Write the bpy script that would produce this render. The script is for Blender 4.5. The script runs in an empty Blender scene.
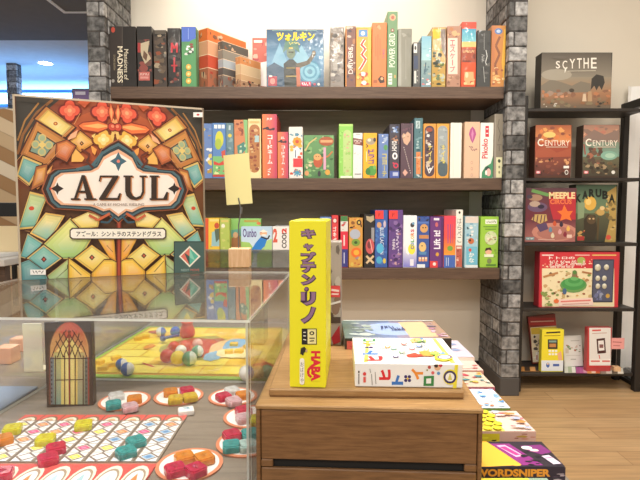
import bpy, bmesh, math, random
from mathutils import Vector, Matrix

# ------------------------------------------------------------------ basics
SC = bpy.context.scene
COL = SC.collection
CZ = 0.90                       # camera height
F = 500.0                       # focal length in pixels (640 wide)
PITCH = math.atan(32 / 500)
CP, SP = math.cos(PITCH), math.sin(PITCH)

def ray(x, y):
    xc, yc = (x - 320) / F, (240 - y) / F
    return Vector((xc, CP + yc * SP, -SP + yc * CP))
def W(x, y, Y):
    d = ray(x, y); t = Y / d.y
    return Vector((t * d.x, Y, CZ + t * d.z))
def WZ(x, y, z):
    d = ray(x, y); t = (z - CZ) / d.z
    return Vector((t * d.x, t * d.y, z))

def lin(c):
    if isinstance(c, tuple): return c
    c = c.lstrip('#')
    out = []
    for i in (0, 2, 4):
        v = int(c[i:i + 2], 16) / 255
        out.append(v / 12.92 if v <= 0.04045 else ((v + 0.055) / 1.055) ** 2.4)
    return tuple(out)

# ------------------------------------------------------------------ materials
MATS = {}
def new_mat(name):
    m = bpy.data.materials.new(name); m.use_nodes = True
    nt = m.node_tree
    return m, nt, nt.nodes['Principled BSDF']

def attr_mat(name, rough=0.45, coat=0.0, bump=0.0, bscale=60, spec=0.5, var=0.0, vscale=25):
    m, nt, b = new_mat(name)
    a = nt.nodes.new('ShaderNodeAttribute'); a.attribute_name = 'Col'
    src = a.outputs['Color']
    if var > 0:
        tc = nt.nodes.new('ShaderNodeTexCoord'); n = nt.nodes.new('ShaderNodeTexNoise')
        n.inputs['Scale'].default_value = vscale; n.inputs['Detail'].default_value = 6
        nt.links.new(tc.outputs['Object'], n.inputs['Vector'])
        mr = nt.nodes.new('ShaderNodeMapRange')
        mr.inputs[1].default_value = 0.3; mr.inputs[2].default_value = 0.7
        mr.inputs[3].default_value = 1 - var; mr.inputs[4].default_value = 1 + var
        nt.links.new(n.outputs['Fac'], mr.inputs[0])
        mx = nt.nodes.new('ShaderNodeVectorMath'); mx.operation = 'SCALE'
        nt.links.new(src, mx.inputs[0]); nt.links.new(mr.outputs[0], mx.inputs['Scale'])
        src = mx.outputs[0]
    nt.links.new(src, b.inputs['Base Color'])
    b.inputs['Roughness'].default_value = rough
    b.inputs['Specular IOR Level'].default_value = spec
    b.inputs['Coat Weight'].default_value = coat
    b.inputs['Coat Roughness'].default_value = 0.08
    if bump > 0:
        tc = nt.nodes.new('ShaderNodeTexCoord'); n = nt.nodes.new('ShaderNodeTexNoise')
        n.inputs['Scale'].default_value = bscale; n.inputs['Detail'].default_value = 3
        nt.links.new(tc.outputs['Object'], n.inputs['Vector'])
        bp = nt.nodes.new('ShaderNodeBump'); bp.inputs['Strength'].default_value = bump
        bp.inputs['Distance'].default_value = 0.004
        nt.links.new(n.outputs['Fac'], bp.inputs['Height'])
        nt.links.new(bp.outputs[0], b.inputs['Coat Normal' if coat else 'Normal'])
    MATS[name] = m
    return m
attr_mat('print', 0.42)
attr_mat('wrapped', 0.45, coat=0.35, bump=0.5, bscale=30, spec=0.3)
attr_mat('brick', 0.85, bump=0.8, bscale=55, spec=0.2, var=0.62, vscale=42)
attr_mat('painted', 0.5)
attr_mat('matte', 0.9, spec=0.15)

def flat_mat(name, col, rough=0.5, metal=0.0, spec=0.5, trans=0.0, emit=0.0, var=0.06, vscale=12):
    m, nt, b = new_mat(name)
    tc = nt.nodes.new('ShaderNodeTexCoord'); n = nt.nodes.new('ShaderNodeTexNoise')
    n.inputs['Scale'].default_value = vscale; n.inputs['Detail'].default_value = 4
    nt.links.new(tc.outputs['Object'], n.inputs['Vector'])
    cr = nt.nodes.new('ShaderNodeValToRGB')
    c = lin(col)
    cr.color_ramp.elements[0].position = 0.3; cr.color_ramp.elements[1].position = 0.7
    cr.color_ramp.elements[0].color = (*[v * (1 - var) for v in c], 1)
    cr.color_ramp.elements[1].color = (*[min(1, v * (1 + var)) for v in c], 1)
    nt.links.new(n.outputs['Fac'], cr.inputs[0]); nt.links.new(cr.outputs[0], b.inputs['Base Color'])
    b.inputs['Roughness'].default_value = rough; b.inputs['Metallic'].default_value = metal
    b.inputs['Specular IOR Level'].default_value = spec
    b.inputs['Transmission Weight'].default_value = trans
    if emit > 0:
        b.inputs['Emission Color'].default_value = (*c, 1); b.inputs['Emission Strength'].default_value = emit
    MATS[name] = m
    return m

def wood_mat(name, c1, c2, axis='X', scale=1.0, rough=0.45, stretch=14, spec=0.4):
    m, nt, b = new_mat(name)
    tc = nt.nodes.new('ShaderNodeTexCoord'); mp = nt.nodes.new('ShaderNodeMapping')
    s = [stretch * scale] * 3; s['XYZ'.index(axis)] = scale
    mp.inputs['Scale'].default_value = s
    n = nt.nodes.new('ShaderNodeTexNoise'); n.inputs['Scale'].default_value = 6
    n.inputs['Detail'].default_value = 8; n.inputs['Roughness'].default_value = 0.65; n.inputs['Distortion'].default_value = 0.4
    cr = nt.nodes.new('ShaderNodeValToRGB')
    cr.color_ramp.elements[0].position = 0.32; cr.color_ramp.elements[0].color = (*lin(c1), 1)
    cr.color_ramp.elements[1].position = 0.68; cr.color_ramp.elements[1].color = (*lin(c2), 1)
    nt.links.new(tc.outputs['Object'], mp.inputs[0]); nt.links.new(mp.outputs[0], n.inputs['Vector'])
    nt.links.new(n.outputs['Fac'], cr.inputs[0]); nt.links.new(cr.outputs[0], b.inputs['Base Color'])
    bp = nt.nodes.new('ShaderNodeBump'); bp.inputs['Strength'].default_value = 0.12; bp.inputs['Distance'].default_value = 0.002
    nt.links.new(n.outputs['Fac'], bp.inputs['Height']); nt.links.new(bp.outputs[0], b.inputs['Normal'])
    b.inputs['Roughness'].default_value = rough; b.inputs['Specular IOR Level'].default_value = spec
    MATS[name] = m
    return m

def plank_mat(name, cols, mortar, sx, sy, rough=0.5, rotz=0.0):
    m, nt, b = new_mat(name)
    tc = nt.nodes.new('ShaderNodeTexCoord'); mp = nt.nodes.new('ShaderNodeMapping')
    mp.inputs['Rotation'].default_value = (0, 0, rotz)
    br = nt.nodes.new('ShaderNodeTexBrick')
    br.inputs['Color1'].default_value = (*lin(cols[0]), 1); br.inputs['Color2'].default_value = (*lin(cols[1]), 1)
    br.inputs['Mortar'].default_value = (*lin(mortar), 1)
    br.inputs['Scale'].default_value = 1; br.inputs['Mortar Size'].default_value = 0.0018
    br.inputs['Brick Width'].default_value = sx; br.inputs['Row Height'].default_value = sy
    nt.links.new(tc.outputs['Object'], mp.inputs[0]); nt.links.new(mp.outputs[0], br.inputs['Vector'])
    mp2 = nt.nodes.new('ShaderNodeMapping'); mp2.inputs['Scale'].default_value = (2.2, 30, 30); mp2.inputs['Rotation'].default_value = (0, 0, rotz)
    n = nt.nodes.new('ShaderNodeTexNoise'); n.inputs['Scale'].default_value = 2; n.inputs['Detail'].default_value = 8
    nt.links.new(tc.outputs['Object'], mp2.inputs[0]); nt.links.new(mp2.outputs[0], n.inputs['Vector'])
    mr = nt.nodes.new('ShaderNodeMapRange'); mr.inputs[1].default_value = 0.3; mr.inputs[2].default_value = 0.7
    mr.inputs[3].default_value = 0.82; mr.inputs[4].default_value = 1.14
    nt.links.new(n.outputs['Fac'], mr.inputs[0])
    mx = nt.nodes.new('ShaderNodeVectorMath'); mx.operation = 'SCALE'
    nt.links.new(br.outputs['Color'], mx.inputs[0]); nt.links.new(mr.outputs[0], mx.inputs['Scale'])
    nt.links.new(mx.outputs[0], b.inputs['Base Color'])
    b.inputs['Roughness'].default_value = rough
    MATS[name] = m
    return m

wood_mat('chest_wood', '#69482a', '#8c643e', 'X', 4, 0.45, 16)
wood_mat('chest_top_wood', '#8e6a40', '#b18b5c', 'X', 4, 0.38, 14)
wood_mat('shelf_wood', '#503d31', '#6a5444', 'X', 1.4, 0.5, 16)
wood_mat('backboard', '#7d735f', '#8f846e', 'X', 0.8, 0.6, 10)
wood_mat('table_wood', '#766a5e', '#918477', 'X', 1.6, 0.4, 10)
wood_mat('block_wood', '#d9a878', '#ecc59c', 'Z', 6, 0.6, 8)
flat_mat('rack_black', '#26221f', 0.5)
flat_mat('rack_shelf', '#2e2926', 0.45)
flat_mat('wall_paint', '#ddd4c4', 0.85, spec=0.2, var=0.03, vscale=3)
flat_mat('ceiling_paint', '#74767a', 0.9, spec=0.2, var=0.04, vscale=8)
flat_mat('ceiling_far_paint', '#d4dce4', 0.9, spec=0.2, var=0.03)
flat_mat('white_trim', '#e8e8e4', 0.6)
flat_mat('curtain', '#efeeec', 0.8, spec=0.2, var=0.03)
flat_mat('dark_gap', '#15110e', 0.8)
flat_mat('metal', '#8f8f8d', 0.3, metal=1.0)
flat_mat('lamp_glow', '#ffffff', emit=14)
flat_mat('window_glow', '#dff2ff', emit=2.6)
flat_mat('black_plastic', '#151413', 0.4)
flat_mat('steel_blue', '#2e4a63', 0.5)
plank_mat('floor_planks', ('#c4a074', '#b89266'), '#a07c52', 1.1, 0.10, 0.42)

def resin(name, col):
    m, nt, b = new_mat(name)
    tc = nt.nodes.new('ShaderNodeTexCoord'); n = nt.nodes.new('ShaderNodeTexNoise'); n.inputs['Scale'].default_value = 160
    nt.links.new(tc.outputs['Object'], n.inputs['Vector'])
    cr = nt.nodes.new('ShaderNodeValToRGB'); c = lin(col)
    cr.color_ramp.elements[0].position = .3; cr.color_ramp.elements[1].position = .75
    cr.color_ramp.elements[0].color = (*[v * .8 for v in c], 1); cr.color_ramp.elements[1].color = (*[min(1, v * 1.2 + .02) for v in c], 1)
    nt.links.new(n.outputs['Fac'], cr.inputs[0]); nt.links.new(cr.outputs[0], b.inputs['Base Color'])
    b.inputs['Roughness'].default_value = 0.12; b.inputs['Transmission Weight'].default_value = 0.3
    b.inputs['Subsurface Weight'].default_value = 0.55; b.inputs['Subsurface Radius'].default_value = (.01, .01, .01)
    b.inputs['Subsurface Scale'].default_value = 0.5
    MATS[name] = m
for n_, c_ in (('resin_yellow', '#ffe83c'), ('resin_orange', '#ff9630'), ('resin_crimson', '#dc1c54'), ('resin_teal', '#34acac'),
               ('resin_white', '#f6f2ee'), ('resin_amber', '#f6c83c'), ('resin_pale', '#bfe0dc'), ('resin_pink', '#f4c4cc')):
    resin(n_, c_)

def acrylic_mat(name, tint, edge=False):
    m = bpy.data.materials.new(name); m.use_nodes = True; nt = m.node_tree; nt.nodes.clear()
    out = nt.nodes.new('ShaderNodeOutputMaterial'); mix = nt.nodes.new('ShaderNodeMixShader')
    tr = nt.nodes.new('ShaderNodeBsdfTransparent'); gl = nt.nodes.new('ShaderNodeBsdfGlossy')
    tr.inputs[0].default_value = (*tint, 1); gl.inputs['Roughness'].default_value = 0.015
    if edge:
        df = nt.nodes.new('ShaderNodeBsdfDiffuse'); df.inputs[0].default_value = (.86, .88, .85, 1)
        tl = nt.nodes.new('ShaderNodeBsdfTranslucent'); tl.inputs[0].default_value = (.95, .97, .94, 1)
        m1 = nt.nodes.new('ShaderNodeMixShader'); m1.inputs[0].default_value = .5
        nt.links.new(df.outputs[0], m1.inputs[1]); nt.links.new(tl.outputs[0], m1.inputs[2])
        mix.inputs[0].default_value = .8
        nt.links.new(tr.outputs[0], mix.inputs[1]); nt.links.new(m1.outputs[0], mix.inputs[2])
    else:
        geo = nt.nodes.new('ShaderNodeNewGeometry')
        mr = nt.nodes.new('ShaderNodeMapRange'); mr.inputs[3].default_value = 1.49; mr.inputs[4].default_value = 1 / 1.49
        nt.links.new(geo.outputs['Backfacing'], mr.inputs[0])
        fr = nt.nodes.new('ShaderNodeFresnel'); nt.links.new(mr.outputs[0], fr.inputs['IOR'])
        nt.links.new(fr.outputs[0], mix.inputs[0])
        df = nt.nodes.new('ShaderNodeBsdfDiffuse'); tl = nt.nodes.new('ShaderNodeBsdfTranslucent'); mh = nt.nodes.new('ShaderNodeMixShader'); hz = nt.nodes.new('ShaderNodeMixShader')
        mh.inputs[0].default_value = .5; hz.inputs[0].default_value = .02
        nt.links.new(df.outputs[0], mh.inputs[1]); nt.links.new(tl.outputs[0], mh.inputs[2])
        nt.links.new(tr.outputs[0], hz.inputs[1]); nt.links.new(mh.outputs[0], hz.inputs[2])
        nt.links.new(hz.outputs[0], mix.inputs[1]); nt.links.new(gl.outputs[0], mix.inputs[2])
    nt.links.new(mix.outputs[0], out.inputs[0])
    MATS[name] = m
acrylic_mat('acrylic', (.975, .98, .975))
acrylic_mat('acrylic_edge', (.93, .95, .93), True)

# ------------------------------------------------------------------ mesh builder
class MB:
    def __init__(s): s.v = []; s.f = []; s.c = []; s.m = []; s.mats = []
    def mi(s, mat):
        if mat not in s.mats: s.mats.append(mat)
        return s.mats.index(mat)
    def face(s, pts, col='#ffffff', mat='print'):
        b = len(s.v); s.v += [tuple(p) for p in pts]; n = len(pts)
        s.f.append(tuple(range(b, b + n)))
        s.c.append([lin(c) for c in col] if isinstance(col, list) else [lin(col)] * n)
        s.m.append(s.mi(mat))
    def bm(s, bm, col, mat, M=None):
        b = len(s.v); bm.verts.index_update()
        s.v += [tuple((M @ v.co) if M else v.co) for v in bm.verts]
        k = s.mi(mat); l = lin(col)
        for f in bm.faces:
            s.f.append(tuple(b + v.index for v in f.verts)); s.c.append([l] * len(f.verts)); s.m.append(k)
        bm.free()
    def box(s, lo, hi, col='#ffffff', mat='print', bev=0.0, M=None, seg=1):
        bm = bmesh.new(); bmesh.ops.create_cube(bm, size=1)
        d = [hi[i] - lo[i] for i in range(3)]; c = [(hi[i] + lo[i]) / 2 for i in range(3)]
        for v in bm.verts: v.co = Vector((v.co.x * d[0] + c[0], v.co.y * d[1] + c[1], v.co.z * d[2] + c[2]))
        if bev > 0: bmesh.ops.bevel(bm, geom=list(bm.edges), offset=bev, segments=seg, affect='EDGES', profile=0.5)
        s.bm(bm, col, mat, M)
    def lathe(s, prof, c, col, mat, n=32, M=None):
        # prof: (r, z, colour)
        rings = []
        b = len(s.v)
        for r, z, *_ in prof:
            for i in range(n):
                a = 2 * math.pi * i / n; p = Vector((c[0] + r * math.cos(a), c[1] + r * math.sin(a), c[2] + z))
                s.v.append(tuple(M @ p if M else p))
        k = s.mi(mat)
        for j in range(len(prof) - 1):
            l = lin(prof[j][2] if len(prof[j]) > 2 else col)
            for i in range(n):
                a0, a1 = b + j * n + i, b + j * n + (i + 1) % n
                s.f.append((a0, a1, a1 + n, a0 + n)); s.c.append([l] * 4); s.m.append(k)
        for j, fl in ((0, True), (len(prof) - 1, False)):
            ids = [b + j * n + i for i in range(n)]
            if fl: ids.reverse()
            s.f.append(tuple(ids)); s.c.append([lin(prof[j - (0 if fl else 1)][2] if len(prof[0]) > 2 else col)] * n); s.m.append(k)
    def sphere(s, c, r, col, mat, u=20, v=12, sc=(1, 1, 1)):
        bm = bmesh.new(); bmesh.ops.create_uvsphere(bm, u_segments=u, v_segments=v, radius=r)
        for q in bm.verts: q.co = Vector((q.co.x * sc[0] + c[0], q.co.y * sc[1] + c[1], q.co.z * sc[2] + c[2]))
        s.bm(bm, col, mat)
    def tube(s, pts, r, col, mat, n=10):
        for p, q in zip(pts, pts[1:]):
            p, q = Vector(p), Vector(q); d = (q - p)
            bm = bmesh.new(); bmesh.ops.create_cone(bm, cap_ends=True, segments=n, radius1=r, radius2=r, depth=d.length)
            M = Matrix.Translation((p + q) / 2) @ d.to_track_quat('Z', 'Y').to_matrix().to_4x4()
            s.bm(bm, col, mat, M)
    def build(s, name, parent=None, smooth=False, origin=None):
        me = bpy.data.meshes.new(name)
        off = Vector(origin) if origin is not None else Vector((0, 0, 0))
        me.from_pydata([tuple(Vector(v) - off) for v in s.v], [], s.f)
        ca = me.color_attributes.new('Col', 'FLOAT_COLOR', 'CORNER')
        flat = []
        for cs in s.c:
            for c in cs: flat += [c[0], c[1], c[2], 1.0]
        ca.data.foreach_set('color', flat)
        for m in s.mats: me.materials.append(MATS[m])
        me.polygons.foreach_set('material_index', s.m)
        if smooth: me.polygons.foreach_set('use_smooth', [True] * len(s.f))
        me.update()
        o = bpy.data.objects.new(name, me); COL.objects.link(o)
        o.location = off
        if parent is not None:
            o.parent = parent; o.matrix_parent_inverse = parent.matrix_world.inverted() if False else Matrix.Translation(-Vector(parent.location))
        return o

def tag(o, label=None, cat=None, group=None, kind=None):
    if label: o['label'] = label
    if cat: o['category'] = cat
    if group: o['group'] = group
    if kind: o['kind'] = kind
    return o
def empty(name, loc, label, cat, group=None):
    o = bpy.data.objects.new(name, None); COL.objects.link(o); o.location = loc; o.empty_display_size = 0.05
    return tag(o, label, cat, group)
def struct(o): o['kind'] = 'structure'; return o

# ------------------------------------------------------------------ lettering
_TX = {}
def glyphs(text, bold=0.0):
    k = (text, bold)
    if k not in _TX:
        c = bpy.data.curves.new('lettering', 'FONT'); c.body = text; c.resolution_u = 3; c.offset = bold
        o = bpy.data.objects.new('lettering', c); COL.objects.link(o)
        dg = bpy.context.evaluated_depsgraph_get()
        m = bpy.data.meshes.new_from_object(o.evaluated_get(dg))
        _TX[k] = ([(v.co.x, v.co.y) for v in m.vertices], [tuple(p.vertices) for p in m.polygons])
        bpy.data.objects.remove(o); bpy.data.curves.remove(c); bpy.data.meshes.remove(m)
    return _TX[k]

# ------------------------------------------------------------------ printed artwork on a flat face
class Art:
    """Print on a rectangular face: O top-left corner, U right, V down (unit vectors), size w x h."""
    def __init__(s, mb, O, U, V, w, h, mat='print', rnd=1, mirror=False):
        s.mb, s.O, s.U, s.V, s.w, s.h, s.mat = mb, Vector(O), Vector(U).normalized(), Vector(V).normalized(), w, h, mat
        s.nrm = s.V.cross(s.U).normalized()   # outward
        s.k = 0; s.K = None; s.rnd = random.Random(rnd); s.mir = mirror
        s.inset = 0.0
    def crop(s, K): s.K = K; return s
    def m(s, x, y):
        if s.K is None: a, b = x * s.w, y * s.h
        else:
            px, py = s.K[0] + x / s.K[2], s.K[1] + y / s.K[2]
            d = ray(px, py); C = Vector((0, 0, CZ))
            t = (s.O - C).dot(s.nrm) / d.dot(s.nrm)
            q = C + d * t - s.O; a, b = q.dot(s.U), q.dot(s.V)
        return a, b
    def pt(s, a, b, flip=False):
        if flip: a = s.w - a
        a = min(max(a, 0.0004), s.w - 0.0004); b = min(max(b, 0.0004), s.h - 0.0004)
        return s.O + s.U * a + s.V * b + s.nrm * (0.00015 + s.k * 0.00003)
    def put(s, ab, col):
        s.k += 1
        s.mb.face([s.pt(*q) for q in reversed(ab)], list(reversed(col)) if isinstance(col, list) else col, s.mat)
        if s.mir:
            s.mb.face([s.pt(*q, flip=True) for q in ab], col, s.mat)
    def P(s, pts, c): s.put([s.m(*p) for p in pts], c)
    def R(s, x0, y0, x1, y1, c): s.P([(x0, y0), (x1, y0), (x1, y1), (x0, y1)], c)
    def G(s, x0, y0, x1, y1, ct, cb): s.P([(x0, y0), (x1, y0), (x1, y1), (x0, y1)], [ct, ct, cb, cb])
    def GH(s, x0, y0, x1, y1, cl, cr): s.P([(x0, y0), (x1, y0), (x1, y1), (x0, y1)], [cl, cr, cr, cl])
    def E(s, cx, cy, rx, ry, c, n=16):
        s.P([(cx + rx * math.cos(2 * math.pi * i / n), cy + ry * math.sin(2 * math.pi * i / n)) for i in range(n)], c)
    def Q(s, cx, cy, r, c, c2=None, d=.75):          # quatrefoil
        for dx, dy in ((1, 0), (-1, 0), (0, 1), (0, -1)): s.E(cx + dx * r * d, cy + dy * r * d, r * .72, r * .72, c, 12)
        s.E(cx, cy, r * .5, r * .5, c2 or c, 10)
    def CAP(s, x0, y0, x1, y1, c, n=8):              # capsule, long axis vertical
        r = (x1 - x0) / 2; cx = (x0 + x1) / 2
        s.P([(cx + r * math.cos(math.pi * (1 + i / n)), y0 + r + r * math.sin(math.pi * (1 + i / n))) for i in range(n + 1)] +
            [(cx + r * math.cos(math.pi * i / n), y1 - r + r * math.sin(math.pi * i / n)) for i in range(n + 1)], c)
    def L(s, pts, w, c):
        for (x0, y0), (x1, y1) in zip(pts, pts[1:]):
            dx, dy = x1 - x0, y1 - y0; l = math.hypot(dx, dy) or 1
            nx, ny = -dy / l * w / 2, dx / l * w / 2
            s.P([(x0 - nx, y0 - ny), (x1 - nx, y1 - ny), (x1 + nx, y1 + ny), (x0 + nx, y0 + ny)], c)
    def N(s, x0, y0, x1, y1, n, cols, size):
        for _ in range(n):
            cx, cy = s.rnd.uniform(x0, x1), s.rnd.uniform(y0, y1); k = s.rnd.randint(5, 8); r = size * s.rnd.uniform(.5, 1.3)
            e = s.rnd.uniform(.5, 1)
            s.P([(min(max(cx + r * math.cos(2 * math.pi * i / k) * s.rnd.uniform(.6, 1.2), x0), x1),
                  min(max(cy + e * r * math.sin(2 * math.pi * i / k) * s.rnd.uniform(.6, 1.2), y0), y1)) for i in range(k)], s.rnd.choice(cols))
    def T(s, text, x0, y0, x1, y1, c, rot=0, bold=0.0):
        """text stretched to fill the box; rot 90 reads upwards, -90 reads downwards"""
        vs, fs = glyphs(text, bold)
        if not vs: return
        lx, hx = min(v[0] for v in vs), max(v[0] for v in vs); ly, hy = min(v[1] for v in vs), max(v[1] for v in vs)
        s.k += 1; P = []
        for x, y in vs:
            u = (x - lx) / max(hx - lx, 1e-6); v = (hy - y) / max(hy - ly, 1e-6)     # v down
            if rot == 90: u, v = v, 1 - u
            elif rot == -90: u, v = 1 - v, u
            P.append(s.pt(*s.m(x0 + (x1 - x0) * u, y0 + (y1 - y0) * v)))
        b = len(s.mb.v); s.mb.v += [tuple(p) for p in P]; k = s.mb.mi(s.mat)
        for f in fs:
            s.mb.f.append(tuple(b + i for i in f)); s.mb.c.append([lin(c)] * len(f)); s.mb.m.append(k)
    def S(s, n, x0, y0, x1, y1, c, rot=0):
        """print too small to read in the photograph: a run of letter-like strokes"""
        vert = rot != 0; w = ((y1 - y0) if vert else (x1 - x0)) / n; h = (x1 - x0) if vert else (y1 - y0); t = min(w, h) * .24
        for i in range(n):
            q = [(.15, s.rnd.uniform(0, 1)), (s.rnd.uniform(.2, .5), s.rnd.choice((0, 1))), (s.rnd.uniform(.5, .8), s.rnd.uniform(.2, .8)), (.8, s.rnd.choice((0, 1)))]
            s.L([((x0 + v * h, y0 + (i + u) * w) if vert else (x0 + (i + u) * w, y0 + v * h)) for u, v in q], t, c)
    def TV(s, text, x0, y0, x1, y1, c, rot=0, bold=0.01):
        n = len(text); h = (y1 - y0) / n
        seq = text if rot <= 0 else text[::-1]
        for i, ch in enumerate(seq):
            col = c[i % len(c)] if isinstance(c, list) else c
            a, b = y0 + i * h, y0 + (i + .86) * h
            if ch in 'ー-': s.L([((x0 + x1) / 2, a), ((x0 + x1) / 2, b)], (x1 - x0) * .16, col)
            elif ch == '・': s.E((x0 + x1) / 2, (a + b) / 2, (x1 - x0) * .14, (x1 - x0) * .14, col)
            elif ch != ' ': s.T(ch, x0, a, x1, b, col, rot, bold)

def cuboid(mb, O, U, V, w, h, depth, col, mat, bev=0.0015):
    """chamfered box whose front face is the rectangle O,U,V,w,h; depth goes behind it"""
    U, V = Vector(U).normalized(), Vector(V).normalized(); Nn = V.cross(U).normalized()
    M = Matrix((( U.x, -Nn.x, -V.x, O[0]), (U.y, -Nn.y, -V.y, O[1]), (U.z, -Nn.z, -V.z, O[2]), (0, 0, 0, 1)))
    mb.box((0, 0, -h), (w, depth, 0), col, mat, bev, M)

# ------------------------------------------------------------------ camera
cam = bpy.data.cameras.new('camera'); co = bpy.data.objects.new('camera', cam); COL.objects.link(co)
cam.sensor_width = 36; cam.lens = F / 640 * 36; cam.clip_start = 0.01
co.location = (0, 0, CZ); co.rotation_euler = (math.pi / 2 - PITCH, 0, 0)
SC.camera = co

# ------------------------------------------------------------------ room shell
CEIL = 2.60
def slab(name, lo, hi, mat, col='#ffffff', bev=0):
    mb = MB(); mb.box(lo, hi, col, mat, bev); return mb.build(name)
struct(slab('floor', (-7.5, -2.5, -0.1), (3.2, 8.2, 0), 'floor_planks'))
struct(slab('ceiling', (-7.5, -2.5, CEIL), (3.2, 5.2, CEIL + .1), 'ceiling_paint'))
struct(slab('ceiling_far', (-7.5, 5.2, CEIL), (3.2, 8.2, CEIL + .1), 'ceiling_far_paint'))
struct(slab('wall_back', (-1.0, 2.68, 0), (3.2, 2.82, CEIL), 'wall_paint'))
struct(slab('wall_right', (3.0, -2.5, 0), (3.2, 2.68, CEIL), 'wall_paint'))
struct(slab('baseboard_back', (-.9, 2.665, 0), (3.0, 2.68, 0.07), 'rack_black'))

# far left wall: herringbone boards under a bright window band
def far_wall():
    mb = MB(); Yf = 7.4
    mb.box((-7.5, Yf, 0), (0, Yf + .15, CEIL), '#7b6350', 'matte')
    R = random.Random(5); cols = ['#c8ad8c', '#a98460', '#8a6a55', '#d6c3a6', '#b59a86', '#9a5e44']
    w = .16
    for x0 in [-7.5 + .8 * i for i in range(9)]:
        s = 1 if int((x0 + 7.5) / .8) % 2 else -1
        z = -.6
        while z < 2.35:
            c = R.choice(cols)
            q = [(x0, z + (0 if s > 0 else .5)), (x0 + .79, z + (.5 if s > 0 else 0)), (x0 + .79, z + w - .01 + (.5 if s > 0 else 0)), (x0, z + w - .01 + (0 if s > 0 else .5))]
            q = [(a, min(max(b, .0), 2.32)) for a, b in q]
            if max(b for a, b in q) - min(b for a, b in q) > .02:
                mb.face([(a, Yf - .01, b) for a, b in q], c, 'matte')
            z += w
    return mb.build('wall_far')
struct(far_wall())
def partition():
    mb = MB(); Y = 5.2; zt = W(10, 108.5, Y).z; x0, x1 = -4.6, -2.25
    mb.box((x0, Y, 0), (x1, Y + .12, zt), '#b09a80', 'matte')
    R = random.Random(7); cols = ['#dcc4a2', '#a98560', '#8a5a44', '#e4d4ba', '#9a8e8a', '#a25c46', '#cbb08c', '#7e6a60']
    w = .15; sl = .5; z = -.2
    while z < zt + 2:
        c = R.choice(cols); b = z - .004 + w
        # board running down to the right, clipped to the panel
        pts = []
        for xa in (x0, x1):
            pts.append((xa, z - sl * (xa - x0)))
        q = [(x0, z), (x1, z - sl * (x1 - x0)), (x1, b - sl * (x1 - x0)), (x0, b)]
        n = 12
        for i in range(n):
            xa, xb = x0 + (x1 - x0) * i / n, x0 + (x1 - x0) * (i + 1) / n
            f = lambda v, x: min(max(v - sl * (x - x0), .0), zt - .002)
            p = [(xa, Y - .006, f(z, xa)), (xb, Y - .006, f(z, xb)), (xb, Y - .006, f(b, xb)), (xa, Y - .006, f(b, xa))]
            if max(k[2] for k in p) - min(k[2] for k in p) > .03 and (p[3][2] - p[0][2] > .001 or p[2][2] - p[1][2] > .001): mb.face(p, c, 'matte')
        z += w
    return mb.build('wall_partition')
struct(partition())
mb = MB(); mb.box((-7.4, 7.36, 2.40), (-.4, 7.385, 2.56), '#ffffff', 'window_glow')
wn = struct(mb.build('window_1'))
mb = MB()
mb.box((-7.45, 7.33, 2.36), (-.35, 7.36, 2.40), '#ffffff', 'steel_blue'); mb.box((-7.45, 7.33, 2.56), (-.35, 7.36, 2.60), '#ffffff', 'steel_blue')
for x in (-6.6, -5.5, -4.4, -3.2, -2.0, -.8): mb.box((x, 7.33, 2.38), (x + .04, 7.36, 2.58), '#ffffff', 'steel_blue')
mb.build('window_frame', wn)

# white ceiling moulding that turns a corner
mb = MB()
mb.box((-2.235, -2, CEIL - .006), (-2.205, 4.48, CEIL - .0005), '#ffffff', 'white_trim')
mb.box((-2.205, 4.45, CEIL - .006), (1.0, 4.48, CEIL - .0005), '#ffffff', 'white_trim')
struct(mb.build('trim_1'))

# brick pillars -----------------------------------------------------
def pillar(name, x0, x1, y0, y1, faces, seed):
    R = random.Random(seed); mb = MB()
    g = .0005
    mb.box((x0 + g, y0 + g, 0), (x1 - g, y1, CEIL), '#4a4644', 'brick')
    tones = ['#7b7a79', '#8a8988', '#989695', '#6c6b6a', '#a5a3a1', '#626160', '#848280', '#565554']
    H = .0675; k = 0; z = .09
    while z < CEIL - .002:
        z1 = min(z + H - .005, CEIL - .001)
        def br(lo, hi):
            mb.box(lo, hi, R.choice(tones), 'brick', .003)
        def j(): return R.uniform(-.002, .003)
        # front face: a whole header or a header with a closer bit, alternating
        w = x1 - x0
        if k % 2 == 0: cuts = [x0, x1]
        else:
            cuts = [x0, x0 + .024, x1] if 'l' in faces else [x0, x1 - .024, x1]
        for a, b in zip(cuts, cuts[1:]):
            br((a + (0 if a == x0 else .003), y0 - .004 + j(), z), (b - (0 if b == x1 else .003), y0 + .035, z1))
        # side face
        ln = .19; off = 0 if k % 2 == 0 else ln / 2
        for side in faces:
            y = y0 + .038 - (0 if k % 2 == 0 else 0)
            first = True
            while y < y1 - .02:
                L_ = (ln - off) if first and off else ln
                e = min(y + L_ - .006, y1)
                if side == 'l': br((x0 - .002 + j(), y, z), (x0 + .03, e, z1))
                else: br((x1 - .03, y, z), (x1 + .002 + j(), e, z1))
                y += L_; first = False
        z += H; k += 1
    mb.box((x0 - .004, y0 - .006, 0), (x1 + .004, y1, .088), '#575350', 'matte', .003)
    return mb.build(name)
PF = 2.35
xl0, xl1 = W(88, 60, PF).x, W(105.5, 60, PF).x
xr0, xr1 = W(505.5, 180, PF).x, W(523.5, 180, PF).x
struct(pillar('pillar_left', xl0, xl1, PF, 2.68, 'r', 3))
struct(pillar('pillar_right', xr0, xr1, PF, 2.68, 'l', 8))
struct(pillar('pillar_far', W(7, 90, 6.0).x, W(17, 90, 6.0).x, 6.0, 6.1, 'lr', 12))

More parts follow.
